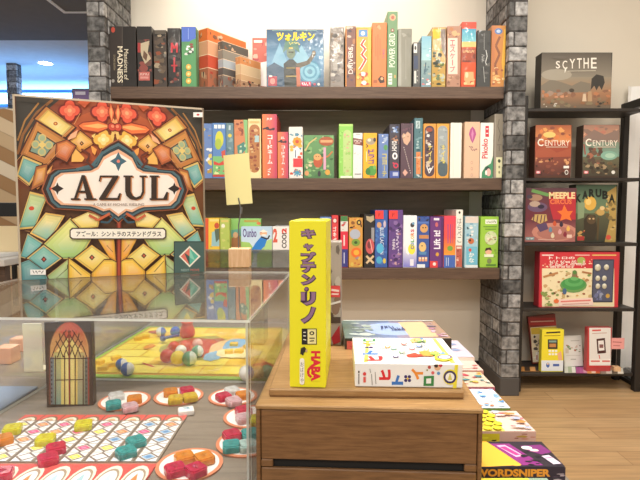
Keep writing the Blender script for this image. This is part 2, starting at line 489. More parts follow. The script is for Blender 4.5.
# ------------------------------------------------------------------ built-in bookcase
SF = 2.38
Z1, Z2, Z3 = W(320, 86.6, SF).z, W(320, 178.3, SF).z, W(320, 268, SF).z
bc = empty('bookcase', (0, 2.5, 0), 'dark brown wall shelving with three long boards between the two brick pillars', 'shelves')
ax0, ax1 = xl1 + .006, xr0 - .006
for z, t in ((Z1, .055), (Z2, .055), (Z3, .055)):
    mb = MB(); mb.box((ax0, SF, z - t), (ax1, 2.66, z), '#ffffff', 'shelf_wood', .0015); mb.build('shelf_board', bc)
mb = MB(); mb.box((ax0, 2.661, Z3 - .055), (ax1 - .07, 2.678, Z1 - .056), '#ffffff', 'backboard'); mb.build('back_panel', bc)

# ------------------------------------------------------------------ game boxes on the shelves
K1 = (100, 0, 4.571); K2 = (190, 10, 4.571); K3 = (310, 0, 4.8); K4 = (400, 0, 4.8)
K5 = (195, 100, 5.336); K6 = (290, 105, 5.645); K7 = (400, 105, 5.645)
K8 = (195, 190, 5.336); K9 = (330, 195, 6.0); K10 = (410, 195, 6.0)
K11 = (515, 20, 4.568); K12 = (515, 115, 4.8); K13 = (515, 180, 4.8); K14 = (520, 240, 5.818); K15 = (515, 310, 5.12)
_last = {}
_n = [0]
def standing(K, x0, x1, yt, z, base, label, group, art=None, wrap=False, Y=None, depth=.24, name='game_box', cat='board game', line=None, stickers=(), ylow=None):
    """upright box facing the room: crop pixels give its place on the shelf plane Y"""
    Y = Y or SF + .012
    pt = lambda x, y: (K[0] + x / K[2], K[1] + y / K[2])
    ym = yt + 150
    a = W(*pt(x0, ym), Y).x; b = W(*pt(x1, ym), Y).x
    if line is not None:
        a = max(a, _last.get(line, -9) + .0008); _last[line] = b
    top = W(*pt((x0 + x1) / 2, yt), Y).z
    mat = 'wrapped' if wrap else 'print'
    mb = MB(); O = Vector((a, Y, top)); U = Vector((1, 0, 0)); V = Vector((0, 0, -1))
    cuboid(mb, O, U, V, b - a, top - z - .0003, depth, base, mat, .0018)
    _n[0] += 1
    A = Art(mb, O, U, V, b - a, top - z, mat, rnd=_n[0]).crop(K)
    if art: art(A)
    o = mb.build(name, origin=(a + (b - a) / 2, Y + depth / 2, z))
    tag(o, label, cat, group)
    for nm, lab, f in stickers:
        m2 = MB(); A2 = Art(m2, O, U, V, b - a, top - z, 'print'); A2.crop(K); A2.k = 60
        f(A2); s_ = m2.build(nm, o)
        if lab: s_['label'] = lab
    return o

G1, G2, G3 = 'board games on the top shelf', 'board games on the middle shelf', 'board games on the bottom shelf'
def r1(*a, **k): return standing(a[0], a[1], a[2], a[3], Z1, a[4], a[5], G1, *a[6:], line=k.pop('line', 'r1'), **k)
def r2(*a, **k): return standing(a[0], a[1], a[2], a[3], Z2, a[4], a[5], G2, *a[6:], line=k.pop('line', 'r2'), **k)
def r3(*a, **k): return standing(a[0], a[1], a[2], a[3], Z3, a[4], a[5], G3, *a[6:], line=k.pop('line', 'r3'), **k)

# ---- top shelf
def f(A):
    A.R(40, 120, 100, 392, '#3a322e'); A.R(100, 120, 104, 392, '#4e4640')
    A.T('MADNESS', 80, 212, 104, 378, '#f2e6cc', -90, .012); A.T('Mansions of', 110, 225, 130, 365, '#e6dac0', -90)
    A.T('SECOND EDITION', 62, 250, 70, 320, '#a89878', -90); A.E(60, 136, 9, 13, '#b84a3a'); A.E(60, 370, 7, 8, '#9a948c')
r1(K1, 42, 165, 120, '#2b2623', 'wide black box at the left end of the top shelf, cream sideways title', f, True)
def f(A):
    A.N(172, 180, 236, 330, 14, ['#4a3a34', '#6a4a40', '#8a4a42'], 18)
    A.P([(182, 200), (226, 186), (218, 240), (234, 268), (206, 292), (188, 250)], '#bcae92'); A.P([(200, 230), (218, 250), (212, 280), (196, 262)], '#6a5040')
    A.R(172, 196, 186, 240, '#a43c3c'); A.R(178, 328, 228, 368, '#b8625a'); A.S(6, 182, 335, 224, 345, '#e0c8bc'); A.R(184, 350, 222, 360, '#d09088')
r1(K1, 170, 238, 120, '#302d2b', 'black box with a torn beige picture and a red label near its foot', f, True)
def f(A):
    A.N(247, 150, 303, 385, 34, ['#6a5a48', '#2c2824', '#a09078', '#8a4a30', '#5a4c40', '#74706a'], 16); A.R(250, 140, 300, 156, '#5a5248')
r1(K1, 245, 305, 137, '#463c35', 'murky brown box, shorter than the black boxes on both sides', f, True)
def f(A):
    A.N(312, 150, 368, 385, 16, ['#4a4440', '#262322', '#5c4a44'], 16)
    A.L([(328, 240), (328, 196), (340, 222), (352, 196), (352, 240)], 8, '#c43c42'); A.L([(340, 262), (340, 330)], 8, '#b83a40'); A.L([(326, 300), (354, 300)], 7, '#b83a40'); A.N(318, 330, 362, 380, 6, ['#7a3a34', '#8a6a5a'], 9)
r1(K1, 310, 370, 128, '#33302e', 'black box with blood red lettering, left of the blue and green box', f, True)
def f(A):
    A.R(373, 122, 440, 190, '#4a69c0'); A.P([(373, 215), (415, 185), (440, 175), (440, 392), (373, 392)], '#4f8f58')
    A.N(386, 192, 428, 252, 12, ['#f2f2ee', '#3a4a3a', '#8a4038', '#d8d8d0'], 9)
    for y in (306, 338, 370): A.E(405, y, 12, 13, '#eaa83c'); A.E(405, y, 6, 6, '#f6d88c')
    A.L([(404, 130), (404, 180)], 3, '#8aa0dc')
r1(K1, 373, 440, 122, '#4f8558', 'box with blue top and green lower half carrying three orange dots', f)

# angled boxes, large side turned to the room
def angled(px, py_top, Y, yaw, ln, thick, bands, label, seed):
    c = W(px, 70, Y); top = W(px, py_top, Y).z; h = top - Z1
    d = Vector((math.cos(yaw), math.sin(yaw), 0)); n = Vector((-math.sin(yaw), math.cos(yaw), 0))
    mb = MB(); O = Vector((c.x, Y, top)); V = Vector((0, 0, -1))
    cuboid(mb, O, d, V, ln, h - .0003, thick, bands[0][1], 'print', .002)
    A = Art(mb, O, d, V, ln, h, 'print', seed); B = Art(mb, O + n * thick, -n, V, thick, h, 'print', seed)
    for (a, col), (b, _) in zip(bands, bands[1:] + [(1, None)]):
        for X in (A, B):
            X.R(0, a, 1, b, col); X.R(0, a, 1, a + .012, '#ecd0ae')
    for X in (A, B):
        X.N(.05, .72, .95, .98, 16, ['#6a4a3a', '#c8a888', '#8a6450', '#4a3c34', '#a83c30'], .07)
        X.N(.06, .05, .5, .16, 5, ['#8a5a40', '#d0b090'], .05)
    o = mb.build('game_box', origin=(c.x, Y, Z1)); return tag(o, label, 'board game', G1)
angled(208, 27.3, 2.395, math.radians(54), .255, .062, [(0, '#e0743c'), (.21, '#d8a07c'), (.44, '#c4523a'), (.66, '#a8664c')], 'large orange banded box turned at an angle, rearmost of the three slanted boxes', 4)
angled(223, 40.5, 2.400, math.radians(52), .165, .034, [(0, '#605c55'), (.18, '#8d877c'), (.38, '#aab4ba'), (.56, '#5d5a57'), (.72, '#77706a')], 'grey banded box turned at an angle, middle of the three slanted boxes', 7)
angled(240.5, 56, 2.400, math.radians(52), .135, .034, [(0, '#d68e58'), (.24, '#d9bb94'), (.55, '#cda67e'), (.75, '#b08a6c')], 'small tan banded box turned at an angle, frontmost of the three slanted boxes', 9)
def f(A):
    A.N(287, 135, 360, 340, 20, ['#c4604c', '#e0a890', '#a83c38', '#d88a78'], 16); A.P([(300, 245), (350, 235), (350, 350), (305, 345)], '#f2ece6')
    A.L([(308, 250), (322, 300), (312, 345)], 6, '#b84a40'); A.R(292, 138, 330, 150, '#f0d8c8')
r1(K2, 286, 362, 127, '#c05a48', 'red and white box half hidden behind the blue box with the gesturing man', f, False, Y=2.55, depth=.06, line=None)
def f(A):
    A.G(350, 88, 612, 250, '#435a74', '#6d97b4'); A.G(350, 250, 612, 350, '#5c86a6', '#3d5a72')
    A.P([(365, 262), (410, 150), (455, 262)], '#7fa9bf'); A.P([(450, 262), (510, 160), (570, 262)], '#86b0c2'); A.P([(540, 250), (590, 180), (612, 250)], '#5c86a4')
    A.P([(350, 262), (385, 240), (440, 270), (440, 350), (350, 350)], '#41566a')
    for r, c in ((52, '#4a829c'), (44, '#74a8bc'), (33, '#4d88a2'), (24, '#7cb0c0'), (12, '#477a94')): A.E(548, 282, r, r, c, 22)
    A.P([(424, 196), (436, 140), (460, 128), (490, 145), (502, 196), (480, 180), (440, 182)], '#5d806f'); A.E(461, 196, 20, 28, '#71806a'); A.R(452, 170, 470, 178, '#c8b060'); A.R(450, 190, 472, 196, '#3a3a30')
    A.P([(428, 246), (452, 226), (472, 226), (492, 246), (500, 350), (432, 350)], '#35362f'); A.R(440, 262, 480, 268, '#8a7a48'); A.R(438, 300, 486, 306, '#a08a50')
    A.P([(482, 246), (535, 232), (560, 196), (574, 204), (548, 246), (492, 270)], '#5c5240'); A.E(566, 196, 9, 10, '#7a6a50')
    A.P([(484, 262), (502, 262), (506, 350), (488, 350)], '#b4684c')
    A.T('ツォルキン', 396, 100, 570, 142, '#f2d22a', 0, .05); A.S(5, 452, 148, 504, 160, '#d8cc70')
    A.L([(375, 94), (470, 94)], 3, '#8aa8a0'); A.L([(485, 94), (580, 94)], 3, '#8aa8a0')
    A.R(508, 328, 553, 349, '#cc2f50'); A.S(5, 511, 332, 550, 345, '#ffffff')
    A.E(570, 340, 6, 6, '#b0505c'); A.E(588, 340, 6, 6, '#d8d8d0')
    A.R(358, 303, 398, 347, '#a83f48'); A.R(362, 300, 376, 306, '#f0e8e0'); A.E(378, 326, 12, 14, '#d08a80')
r1(K2, 350, 612, 88, '#4d6a84', 'blue front-facing box showing a feathered man with one arm out, yellow title', f, True, depth=.07, line='r1f')
def f(A): A.N(99, 140, 161, 405, 40, ['#a39a90', '#6f665f', '#8c7a68', '#5a544e', '#b8b0a4', '#7a6450'], 16); A.R(112, 200, 132, 340, '#9b9388')
r1(K3, 97, 163, 130, '#857b72', 'grey-brown mottled box right of the blue front-facing box', f, True)
def f(A):
    A.N(172, 128, 218, 400, 24, ['#8a4a40', '#5a4454', '#a8704a', '#c8b8a8', '#4a3a40'], 12); A.R(170, 125, 175, 415, '#d88c3c'); A.T('DRIVERS', 184, 225, 206, 355, '#e6dcd0', 90, .01)
r1(K3, 170, 220, 125, '#7a5246', 'slim purplish brown box with pale sideways letters, beside the yellow box', f)
def f(A):
    A.R(234, 143, 276, 176, '#5a8cc0'); A.E(254, 160, 10, 10, '#e8f0f4'); A.R(278, 135, 292, 405, '#eab64c')
    A.L([(262, 190), (246, 215), (266, 235), (248, 262), (268, 285), (250, 318), (238, 335)], 16, '#f6ece0'); A.L([(262, 190), (246, 215), (266, 235), (248, 262), (268, 285), (250, 318), (238, 335)], 9, '#cf4a3c')
    A.N(224, 345, 292, 410, 16, ['#f4e8dc', '#c8503c', '#e8c068', '#9a6a48'], 11)
r1(K3, 221, 295, 130, '#e0a244', 'yellow box with a squiggly red title and blue square badge', f)
def f(A):
    for x, y0, y1 in ((316, 175, 270), (326, 165, 290), (336, 185, 265)): A.L([(x, y0), (x, y1)], 3, '#b05f34')
    A.TV('カタン', 346, 236, 358, 282, '#8a4a8a'); A.N(318, 120, 356, 150, 5, ['#eaa070', '#c8683c'], 8)
    A.P([(325, 380), (338, 364), (356, 370), (358, 396), (336, 400)], '#4c3424'); A.E(345, 378, 7, 7, '#d8a878'); A.R(304, 384, 322, 398, '#a85c34')
r1(K3, 298, 368, 108, '#dd7d46', 'plain orange box immediately left of the tall green box', f)
def f(A):
    A.E(397, 84, 15, 16, '#d0a47c'); A.E(397, 84, 8, 9, '#b0604a'); A.E(396, 145, 9, 9, '#8a4a40'); A.E(396, 145, 4, 4, '#d8d0b8')
    A.T('POWER GRID', 380, 160, 408, 322, '#eef2e0', 90); A.R(376, 352, 394, 406, '#e4e8d8'); A.L([(378, 362), (392, 362)], 4, '#6a8a60'); A.L([(378, 376), (392, 376)], 4, '#6a8a60'); A.L([(378, 390), (392, 390)], 4, '#6a8a60')
    A.R(404, 360, 412, 375, '#c8a060')
r1(K3, 371, 420, 55, '#6e9166', 'tall sage green box, the tallest on the top shelf', f)
def f(A): A.R(424, 140, 438, 412, '#a09e92'); A.N(440, 150, 484, 180, 4, ['#a5a296', '#848276'], 10); A.L([(460, 190), (460, 380)], 2, '#a8a598')
r1(K3, 422, 488, 137, '#8d8b7e', 'blank grey box immediately right of the tall green box', f, True)
def f(A):
    A.R(66, 208, 82, 254, '#dcdcd4'); A.E(74, 230, 5, 10, '#3a3a38'); A.R(66, 268, 92, 330, '#3a4560'); A.R(68, 340, 78, 400, '#d0d0c8'); A.N(80, 335, 95, 405, 6, ['#8a8880', '#c0beb4'], 6); A.R(86, 210, 96, 400, '#5a5a58')
r1(K4, 62, 98, 203, '#4a4a49', 'smallest and shortest box on the top shelf, black and white', f)
def f(A):
    A.G(102, 173, 150, 290, '#7fb4c8', '#a8cdd0'); A.N(104, 230, 148, 290, 6, ['#c8dce0', '#8ab8c4'], 12); A.G(102, 290, 150, 410, '#8ba6a6', '#708a90')
    A.N(104, 300, 148, 360, 6, ['#5a7880', '#a8a898'], 10); A.N(104, 365, 148, 408, 10, ['#e0d4cc', '#c87878', '#f0ece4'], 8); A.L([(124, 300), (118, 350)], 5, '#3a5868')
r1(K4, 102, 150, 173, '#84aab4', 'pale sky blue box with a faded landscape', f)
def f(A):
    A.P([(155, 140), (195, 140), (190, 185), (160, 185)], '#f0b838'); A.P([(195, 140), (220, 140), (220, 280), (200, 240)], '#7a6a58')
    A.N(158, 235, 212, 330, 18, ['#3a4a2c', '#5a6a38', '#2c3424', '#8a9a50'], 13); A.N(156, 335, 216, 408, 16, ['#6a7a58', '#c8b870', '#3c4434', '#a8b0a0'], 12)
r1(K4, 153, 220, 130, '#b8944c', 'golden box with dark green jungle lettering', f, True)
def f(A):
    A.N(227, 130, 290, 180, 8, ['#b8784c', '#d8a878', '#8a5a44'], 12); A.R(230, 183, 276, 356, '#ecd0c0'); A.TV('エスケープ', 240, 192, 264, 350, '#c04a54'); A.N(227, 362, 290, 408, 10, ['#9a7058', '#c8a080', '#7a5444'], 11)
r1(K4, 225, 292, 125, '#b0826a', 'tan box with a pale panel holding pink vertical characters', f)
def f(A):
    A.R(295, 105, 365, 138, '#dc5644'); A.G(295, 138, 365, 200, '#4c9cb8', '#7cc0c8'); A.R(295, 200, 365, 226, '#e0c078'); A.R(295, 232, 365, 300, '#a4523c'); A.S(8, 302, 240, 358, 254, '#e8c890'); A.N(298, 258, 362, 300, 8, ['#7a3c30', '#c46a48'], 10)
    A.R(295, 300, 365, 410, '#dc5834'); A.P([(310, 345), (352, 345), (356, 408), (306, 408)], '#e4a876'); A.E(320, 360, 8, 14, '#f0d0a8'); A.N(305, 375, 358, 406, 6, ['#b84830', '#f0c890'], 9)
r1(K4, 295, 365, 105, '#d85a3c', 'red box with a turquoise strip near the top', f, True)
def f(A):
    A.N(372, 150, 432, 405, 10, ['#565654', '#3e3e3d', '#666460'], 14); A.L([(404, 160), (404, 240)], 2, '#a8a8a4'); A.S(7, 392, 260, 406, 300, '#b8b8b4', -90); A.L([(412, 240), (418, 270), (410, 300), (416, 312)], 4, '#c8c8c4'); A.L([(400, 320), (406, 395)], 3, '#a8a8a4')
r1(K4, 368, 435, 145, '#484846', 'charcoal box with thin grey writing, second from the right brick pillar', f, True)
def f(A):
    A.GH(440, 122, 520, 410, '#b87048', '#d89848'); A.P([(500, 140), (518, 140), (518, 405), (498, 400), (488, 300)], '#e8b448'); A.E(473, 150, 19, 15, '#5c7cb0'); A.E(473, 150, 10, 8, '#b8c8e0')
    A.L([(480, 175), (460, 220), (478, 260), (456, 310), (464, 360)], 11, '#8a5438'); A.N(444, 320, 500, 405, 12, ['#d8a868', '#a86044', '#e8c890', '#8a4a38'], 12)
r1(K4, 438, 514, 122, '#c8864c', 'orange and gold box touching the right brick pillar on the top shelf', f)

# ---- middle shelf
def f(A): A.N(20, 150, 90, 400, 26, ['#5a78b0', '#d8c060', '#7c98c4', '#b09048', '#e0e4e8'], 16)
r2(K5, 14, 92, 125, '#6884b8', 'blue box with gold flecks, first of the middle row beside the stained-glass box', f)
def f(A):
    A.R(102, 132, 158, 152, '#e8eef0'); A.L([(120, 130), (120, 152)], 4, '#5f86b8'); A.L([(140, 130), (140, 152)], 4, '#5f86b8'); A.E(130, 210, 22, 45, '#cfcf44'); A.E(124, 235, 18, 30, '#a8bc48')
    A.R(94, 300, 165, 398, '#7cb874'); A.N(96, 340, 162, 396, 8, ['#d8e0a0', '#b8604c', '#5a9858'], 11); A.P([(100, 325), (128, 338), (160, 318), (160, 345), (128, 350), (100, 345)], '#cf4a3c'); A.P([(140, 275), (162, 265), (162, 310), (145, 310)], '#c85444'); A.R(94, 398, 165, 410, '#bc4038')
r2(K5, 93, 165, 122, '#5c86be', 'blue box with a round yellow-green tree', f)
def f(A): A.E(186, 190, 10, 10, '#dcc450'); A.R(180, 135, 190, 160, '#b8c8cc'); A.N(168, 200, 204, 280, 5, ['#54747e', '#88a4a8'], 12)
r2(K5, 166, 207, 122, '#67868f', 'narrow slate blue box rising behind the blank price card', f)
def f(A):
    A.N(212, 115, 258, 190, 12, ['#8a4a38', '#c87850', '#a05a40'], 15); A.P([(258, 106), (282, 106), (282, 410), (262, 410), (268, 220)], '#88bc7c'); A.P([(225, 245), (262, 222), (274, 260), (250, 290), (228, 285)], '#4a8478'); A.N(230, 235, 270, 285, 4, ['#d0d8b8', '#6aa090'], 8)
r2(K5, 209, 282, 105, '#cc865c', 'orange and green striped box above the top edge of the blank price card', f)
def f(A):
    A.CAP(289, 130, 346, 388, '#b47a4a'); A.N(292, 140, 342, 190, 8, ['#8a3c30', '#d8b080', '#a85840'], 11); A.R(318, 190, 342, 225, '#a8c4c4'); A.N(292, 200, 342, 380, 26, ['#d8b884', '#8a4a34', '#c89058', '#a0583c'], 11); A.R(292, 112, 344, 124, '#d8b878')
r2(K5, 284, 352, 100, '#f0dca4', 'cream box with an ornate brown capsule panel', f)
def code(A, x0, x1, yt, s):
    w = x1 - x0
    A.GH(x0, yt, x1, 415, '#ee8448', '#c04468'); A.S(2, x0 + w * .3, yt + 20, x0 + w * .68, yt + 38, '#f6e0d8')
    A.L([(x0 + 3, yt + 80 * s), (x0 + w * .3, yt + 74 * s), (x0 + w * .5, yt + 84 * s), (x0 + w * .85, yt + 78 * s)], 9, '#46323a'); A.E(x0 + w * .35, yt + 76 * s, w * .12, 9, '#46323a'); A.E(x0 + w * .75, yt + 80 * s, w * .09, 7, '#46323a')
    A.TV('コードネーム', x0 + w * .36, yt + 112 * s, x0 + w * .7, 345, '#faf0ea', 0, .03); A.S(3, x0 + w * .38, 362, x0 + w * .58, 404, '#f6e8e0', -90)
r2(K5, 359, 437, 75, '#d85a58', 'tall red-orange box with white vertical characters and dark silhouettes', lambda A: code(A, 359, 437, 75, 1))
r2(K5, 441, 497, 170, '#cc5060', 'shorter twin of the tall red-orange box, standing right beside it', lambda A: code(A, 441, 497, 170, .66))
def f(A):
    A.N(503, 150, 573, 410, 26, ['#d86048', '#5a90a8', '#f4f0e8', '#c8503c', '#78a8b0', '#e8b048'], 10)
    for i in range(8): A.E(545 + 16 * math.cos(i * .785), 222 + 16 * math.sin(i * .785), 9, 9, '#e59a34')
    A.E(545, 222, 10, 10, '#c8503c'); A.P([(528, 262), (548, 250), (560, 265), (548, 290), (545, 320), (528, 310)], '#f8f4f0'); A.L([(536, 268), (536, 308)], 5, '#3a5a78'); A.R(524, 312, 574, 358, '#dc4448')
    for i in range(4): A.L([(545 - 22 * math.cos(i * .785), 388 - 20 * math.sin(i * .785)), (545 + 22 * math.cos(i * .785), 388 + 20 * math.sin(i * .785))], 6, '#4a98b4')
r2(K5, 501, 575, 143, '#eae2da', 'white box scattered with red, orange and blue flower ornaments', f)
def f(A):
    A.G(77, 170, 250, 412, '#6a9a62', '#557f52'); A.N(80, 175, 246, 405, 40, ['#4c7a48', '#7cac6c', '#3f6840', '#94b87c', '#a8b890'], 16)
    A.L([(85, 260), (110, 215), (150, 185)], 8, '#cdb878'); A.E(205, 205, 42, 26, '#a85a38'); A.R(172, 198, 240, 212, '#d8a070'); A.E(158, 320, 26, 34, '#b85838'); A.E(155, 294, 22, 19, '#e0a468'); A.E(148, 291, 3, 3, '#302018'); A.E(162, 291, 3, 3, '#302018'); A.L([(178, 300), (215, 290), (240, 262)], 9, '#c07848')
    A.R(189, 240, 203, 365, '#dca4bc'); A.E(95, 385, 12, 14, '#d89a68'); A.E(212, 380, 14, 16, '#d8a048'); A.E(165, 388, 9, 16, '#3c3a3c'); A.N(90, 320, 140, 360, 6, ['#d8c8a0', '#b8a888'], 10)
r2(K6, 78, 249, 170, '#5f8c5a', 'front-facing green jungle box with a little orange ape', f, depth=.07)
def f(A): A.R(276, 107, 354, 120, '#b4e078'); A.CAP(300, 140, 346, 400, '#b6cf86'); A.N(305, 155, 342, 390, 22, ['#d8a890', '#98c468', '#c8d890', '#b8b078'], 8); A.N(280, 130, 298, 400, 10, ['#a8dc74', '#7cb850'], 7); A.R(285, 400, 350, 412, '#e8f0d8')
r2(K6, 276, 355, 107, '#90cc5e', 'bright lime green box, tallest of the bright ones mid-shelf', f)
def f(A): A.P([(356, 186), (409, 194), (409, 230), (356, 222)], '#7c4238'); A.S(7, 361, 196, 404, 210, '#f0e4dc'); A.R(366, 212, 396, 218, '#d0a8a0'); A.N(360, 250, 404, 370, 12, ['#b8c8bc', '#c8b8b0'], 3); A.L([(365, 390), (402, 390)], 6, '#9a9a98'); A.L([(372, 166), (396, 166)], 3, '#a8a8a4')
r2(K6, 356, 409, 158, '#e6e6e2', 'slim white box with a brown label strip', f)
def f(A):
    A.E(455, 205, 27, 20, '#a89a80'); A.E(448, 198, 10, 9, '#e8d8b8'); A.L([(430, 220), (440, 232), (430, 240)], 5, '#5a4a3a'); A.E(478, 196, 8, 12, '#4a4038')
    A.TV('ドラゴ', 440, 250, 478, 335, '#5c3f8c', 0, .03); A.L([(432, 262), (432, 320)], 3, '#f4ecd8'); A.E(462, 372, 26, 30, '#569a48'); A.E(440, 375, 14, 20, '#3f8040'); A.E(478, 352, 9, 12, '#78b058'); A.R(450, 398, 478, 408, '#c86a30')
r2(K6, 413, 490, 158, '#f3b22e', 'orange-yellow box with a green cartoon shape at the foot', f)
def f(A): A.N(520, 170, 552, 215, 8, ['#e8ecf0', '#a8b8d0'], 8); A.E(540, 240, 12, 16, '#5a9860'); A.R(500, 300, 520, 405, '#5f78ac'); A.TV('コヨーテ', 520, 275, 546, 408, '#cfc060', 0, .03)
r2(K6, 498, 555, 163, '#6c85ba', 'periwinkle blue box with olive-yellow characters down its spine', f)
def f(A):
    A.N(572, 112, 618, 160, 12, ['#7a98c8', '#b8c8e0', '#4a5a88', '#302c34'], 9); A.N(562, 170, 618, 240, 10, ['#8a5a44', '#c09070', '#3a343c'], 9); A.T('ロトロイ', 575, 205, 605, 262, '#f2f0ec', -90, .05); A.E(592, 288, 15, 20, '#f4f2ee'); A.E(592, 288, 7, 10, '#4a4650'); A.L([(580, 325), (610, 350)], 8, '#d8405a'); A.E(597, 342, 15, 16, '#d04058'); A.E(597, 342, 8, 8, '#504a58'); A.R(562, 372, 618, 412, '#4c5ca4'); A.R(580, 380, 610, 400, '#b8c0dc')
r2(K6, 560, 619, 108, '#47434d', 'dark box with bold white characters and a red ring', f)
def f(A):
    A.N(8, 108, 68, 145, 8, ['#74505c', '#4a3844'], 10); A.P([(10, 175), (20, 158), (30, 166), (42, 150), (60, 165), (58, 200), (40, 228), (22, 215)], '#cfa88e'); A.N(14, 165, 54, 205, 5, ['#b08870', '#dcc0a8'], 6)
    for i in range(12): A.E(22 + i * 3.4, 240 + i * 13, 2.6, 2.6, '#e8d8d0')
    A.P([(28, 362), (44, 382), (28, 402), (14, 382)], '#dca898'); A.L([(70, 105), (70, 410)], 5, '#8a7078')
r2(K7, 3, 74, 103, '#5a444e', 'plum brown box with a beige paw shape and dotted trail', f)
def f(A): A.R(90, 90, 113, 132, '#c8dcdc'); A.S(5, 94, 94, 109, 128, '#3a5a60', -90); A.N(82, 140, 125, 260, 14, ['#48707a', '#7ca0a4', '#3c5c64', '#a8c0c0'], 11); A.R(91, 265, 116, 390, '#dc8c58'); A.N(94, 280, 113, 380, 8, ['#e8b088', '#c46c40'], 8); A.L([(80, 296), (126, 296)], 4, '#d8c0a8'); A.N(82, 392, 126, 412, 5, ['#c8d0cc', '#2c4448'], 8)
r2(K7, 79, 128, 73, '#567a80', 'tall glossy teal box with an orange strip low down', f, True)
def caps(A, x0, x1, cc, cols, txt):
    A.CAP(x0 + 8, 116, x1 - 8, 404, cc); A.N(x0 + 14, 130, x1 - 14, 395, 26, cols, 11); A.TV(txt, x0 + 28, 225, x0 + 50, 330, '#e4d070', 0, .03)
r2(K7, 131, 202, 105, '#e29a46', 'orange box with a purplish dark capsule picture', lambda A: (caps(A, 131, 202, '#55444e', ['#3c3038', '#8a7a88', '#c8b8a8', '#6a4a44', '#e0dcd8'], 'ナイル'), A.E(165, 140, 18, 12, '#9a4c38'), A.L([(150, 345), (165, 385), (188, 345)], 5, '#e8e4e0')))
r2(K7, 205, 277, 105, '#e4a446', 'orange box with a silver-grey capsule picture', lambda A: (caps(A, 205, 277, '#9aa2a4', ['#b0b8b8', '#808c90', '#a8b0a8'], 'ネイル'), A.CAP(214, 318, 268, 403, '#54646a'), A.N(225, 310, 255, 330, 5, ['#d8c860', '#8a9048'], 7)))
def f(A): A.L([(300, 110), (300, 405)], 2, '#d4d2c6'); A.L([(336, 110), (336, 405)], 2, '#f6f4ea')
r2(K7, 284, 348, 100, '#eae8dc', 'blank off-white box, the only unprinted spine of the middle shelf', f)
def f(A):
    A.P([(409, 120), (424, 140), (430, 165), (420, 195), (409, 216), (398, 195), (389, 165), (395, 140)], '#b4568c'); A.P([(409, 135), (416, 160), (409, 205), (402, 165)], '#cf86b0'); A.S(3, 388, 232, 412, 243, '#845062'); A.S(4, 396, 246, 436, 259, '#845062')
    for y in (325, 360, 395): A.E(405, y, 6, 9, '#c89a84'); A.E(405, y, 3, 5, '#e4c8b0')
r2(K7, 363, 450, 95, '#deba9c', 'beige box with a magenta teardrop emblem', f)
def f(A):
    A.R(482, 118, 502, 180, '#cc3444'); A.L([(486, 135), (498, 135)], 5, '#ffffff'); A.L([(486, 160), (498, 160)], 5, '#ffffff'); A.T('Pikoko', 462, 190, 496, 302, '#cc2e3e', 90, .02)
    A.P([(527, 285), (512, 330), (480, 350), (462, 380), (460, 412), (520, 412), (527, 400)], '#489068'); A.E(494, 372, 16, 26, '#2e4a40'); A.E(500, 380, 13, 22, '#e8b8ae'); A.E(486, 382, 6, 14, '#f4f0e8')
r2(K7, 453, 527, 100, '#f2eee4', 'white box with a slanting red title and green swoosh', f)
def f(A): A.L([(560, 80), (552, 120), (566, 160), (556, 205)], 4, '#665e50'); A.L([(548, 225), (572, 225)], 4, '#665e50'); A.L([(560, 230), (560, 260)], 4, '#665e50'); A.R(542, 295, 577, 410, '#e2deb4'); A.E(560, 316, 8, 10, '#3f4a34'); A.E(560, 350, 5, 8, '#8a8a68'); A.E(560, 380, 5, 8, '#8a8a68'); A.R(532, 52, 540, 412, '#a0968a')
r2(K7, 531, 588, 50, '#8b8171', 'tall taupe box touching the right brick pillar on the middle shelf', f)

# ---- bottom shelf
def f(A): A.R(45, 150, 72, 410, '#dc5a38'); A.P([(90, 225), (130, 210), (130, 300), (88, 300)], '#96c0c4'); A.E(116, 190, 13, 16, '#c85434'); A.P([(104, 210), (130, 205), (130, 260), (112, 280)], '#5a6a58'); A.R(78, 155, 128, 168, '#f4dc80'); A.N(80, 300, 130, 405, 8, ['#d8b848', '#a8b860'], 14)
r3(K8, 36, 131, 150, '#ebc446', 'yellow box with a red edge, leftmost visible on the bottom shelf', f)
def f(A): A.E(150, 192, 10, 12, '#f0ecd8'); A.R(140, 160, 178, 172, '#d8c870'); A.N(136, 200, 182, 400, 10, ['#9cb454', '#c8cc78'], 14)
r3(K8, 134, 185, 152, '#b2c460', 'narrow olive green box behind the wire of the price card holder', f, depth=.05)
def f(A): A.G(187, 152, 352, 410, '#94c870', '#84b868'); A.P([(190, 215), (250, 205), (252, 245), (195, 250)], '#6aa898'); A.P([(196, 255), (240, 245), (246, 320), (192, 320)], '#b47a50'); A.E(216, 240, 14, 16, '#e0b088'); A.R(262, 160, 340, 172, '#b8a050'); A.E(340, 178, 12, 8, '#d87848'); A.N(190, 325, 340, 400, 10, ['#78ac58', '#a8c878'], 16)
r3(K8, 188, 352, 152, '#8cc06c', 'green front-facing box partly behind the white one with a blue figure', f, Y=SF + .075, depth=.05, line=None)
def f(A):
    A.G(247, 195, 412, 410, '#b8d4ec', '#e4eef0'); A.P([(247, 275), (290, 280), (320, 320), (300, 410), (247, 410)], '#a4cc6c'); A.P([(330, 290), (412, 260), (412, 410), (330, 410)], '#b0d48c')
    A.P([(300, 320), (325, 280), (352, 250), (385, 262), (372, 300), (340, 330), (318, 345)], '#2f80d0'); A.L([(352, 250), (388, 262), (398, 242)], 8, '#2c2c34'); A.E(365, 232, 20, 13, '#e6b48c'); A.E(352, 226, 4, 4, '#b84030'); A.P([(342, 225), (365, 210), (390, 224), (365, 226)], '#f0ece0'); A.E(368, 240, 14, 4, '#f4f0e8')
    A.T('Ounbo', 255, 206, 328, 252, '#5b4488', 0, .02)
r3(K8, 247, 411, 195, '#d4e4ee', 'white and pale blue box showing a figure in bright blue leaning back', f, Y=SF + .012, depth=.06, line=None)
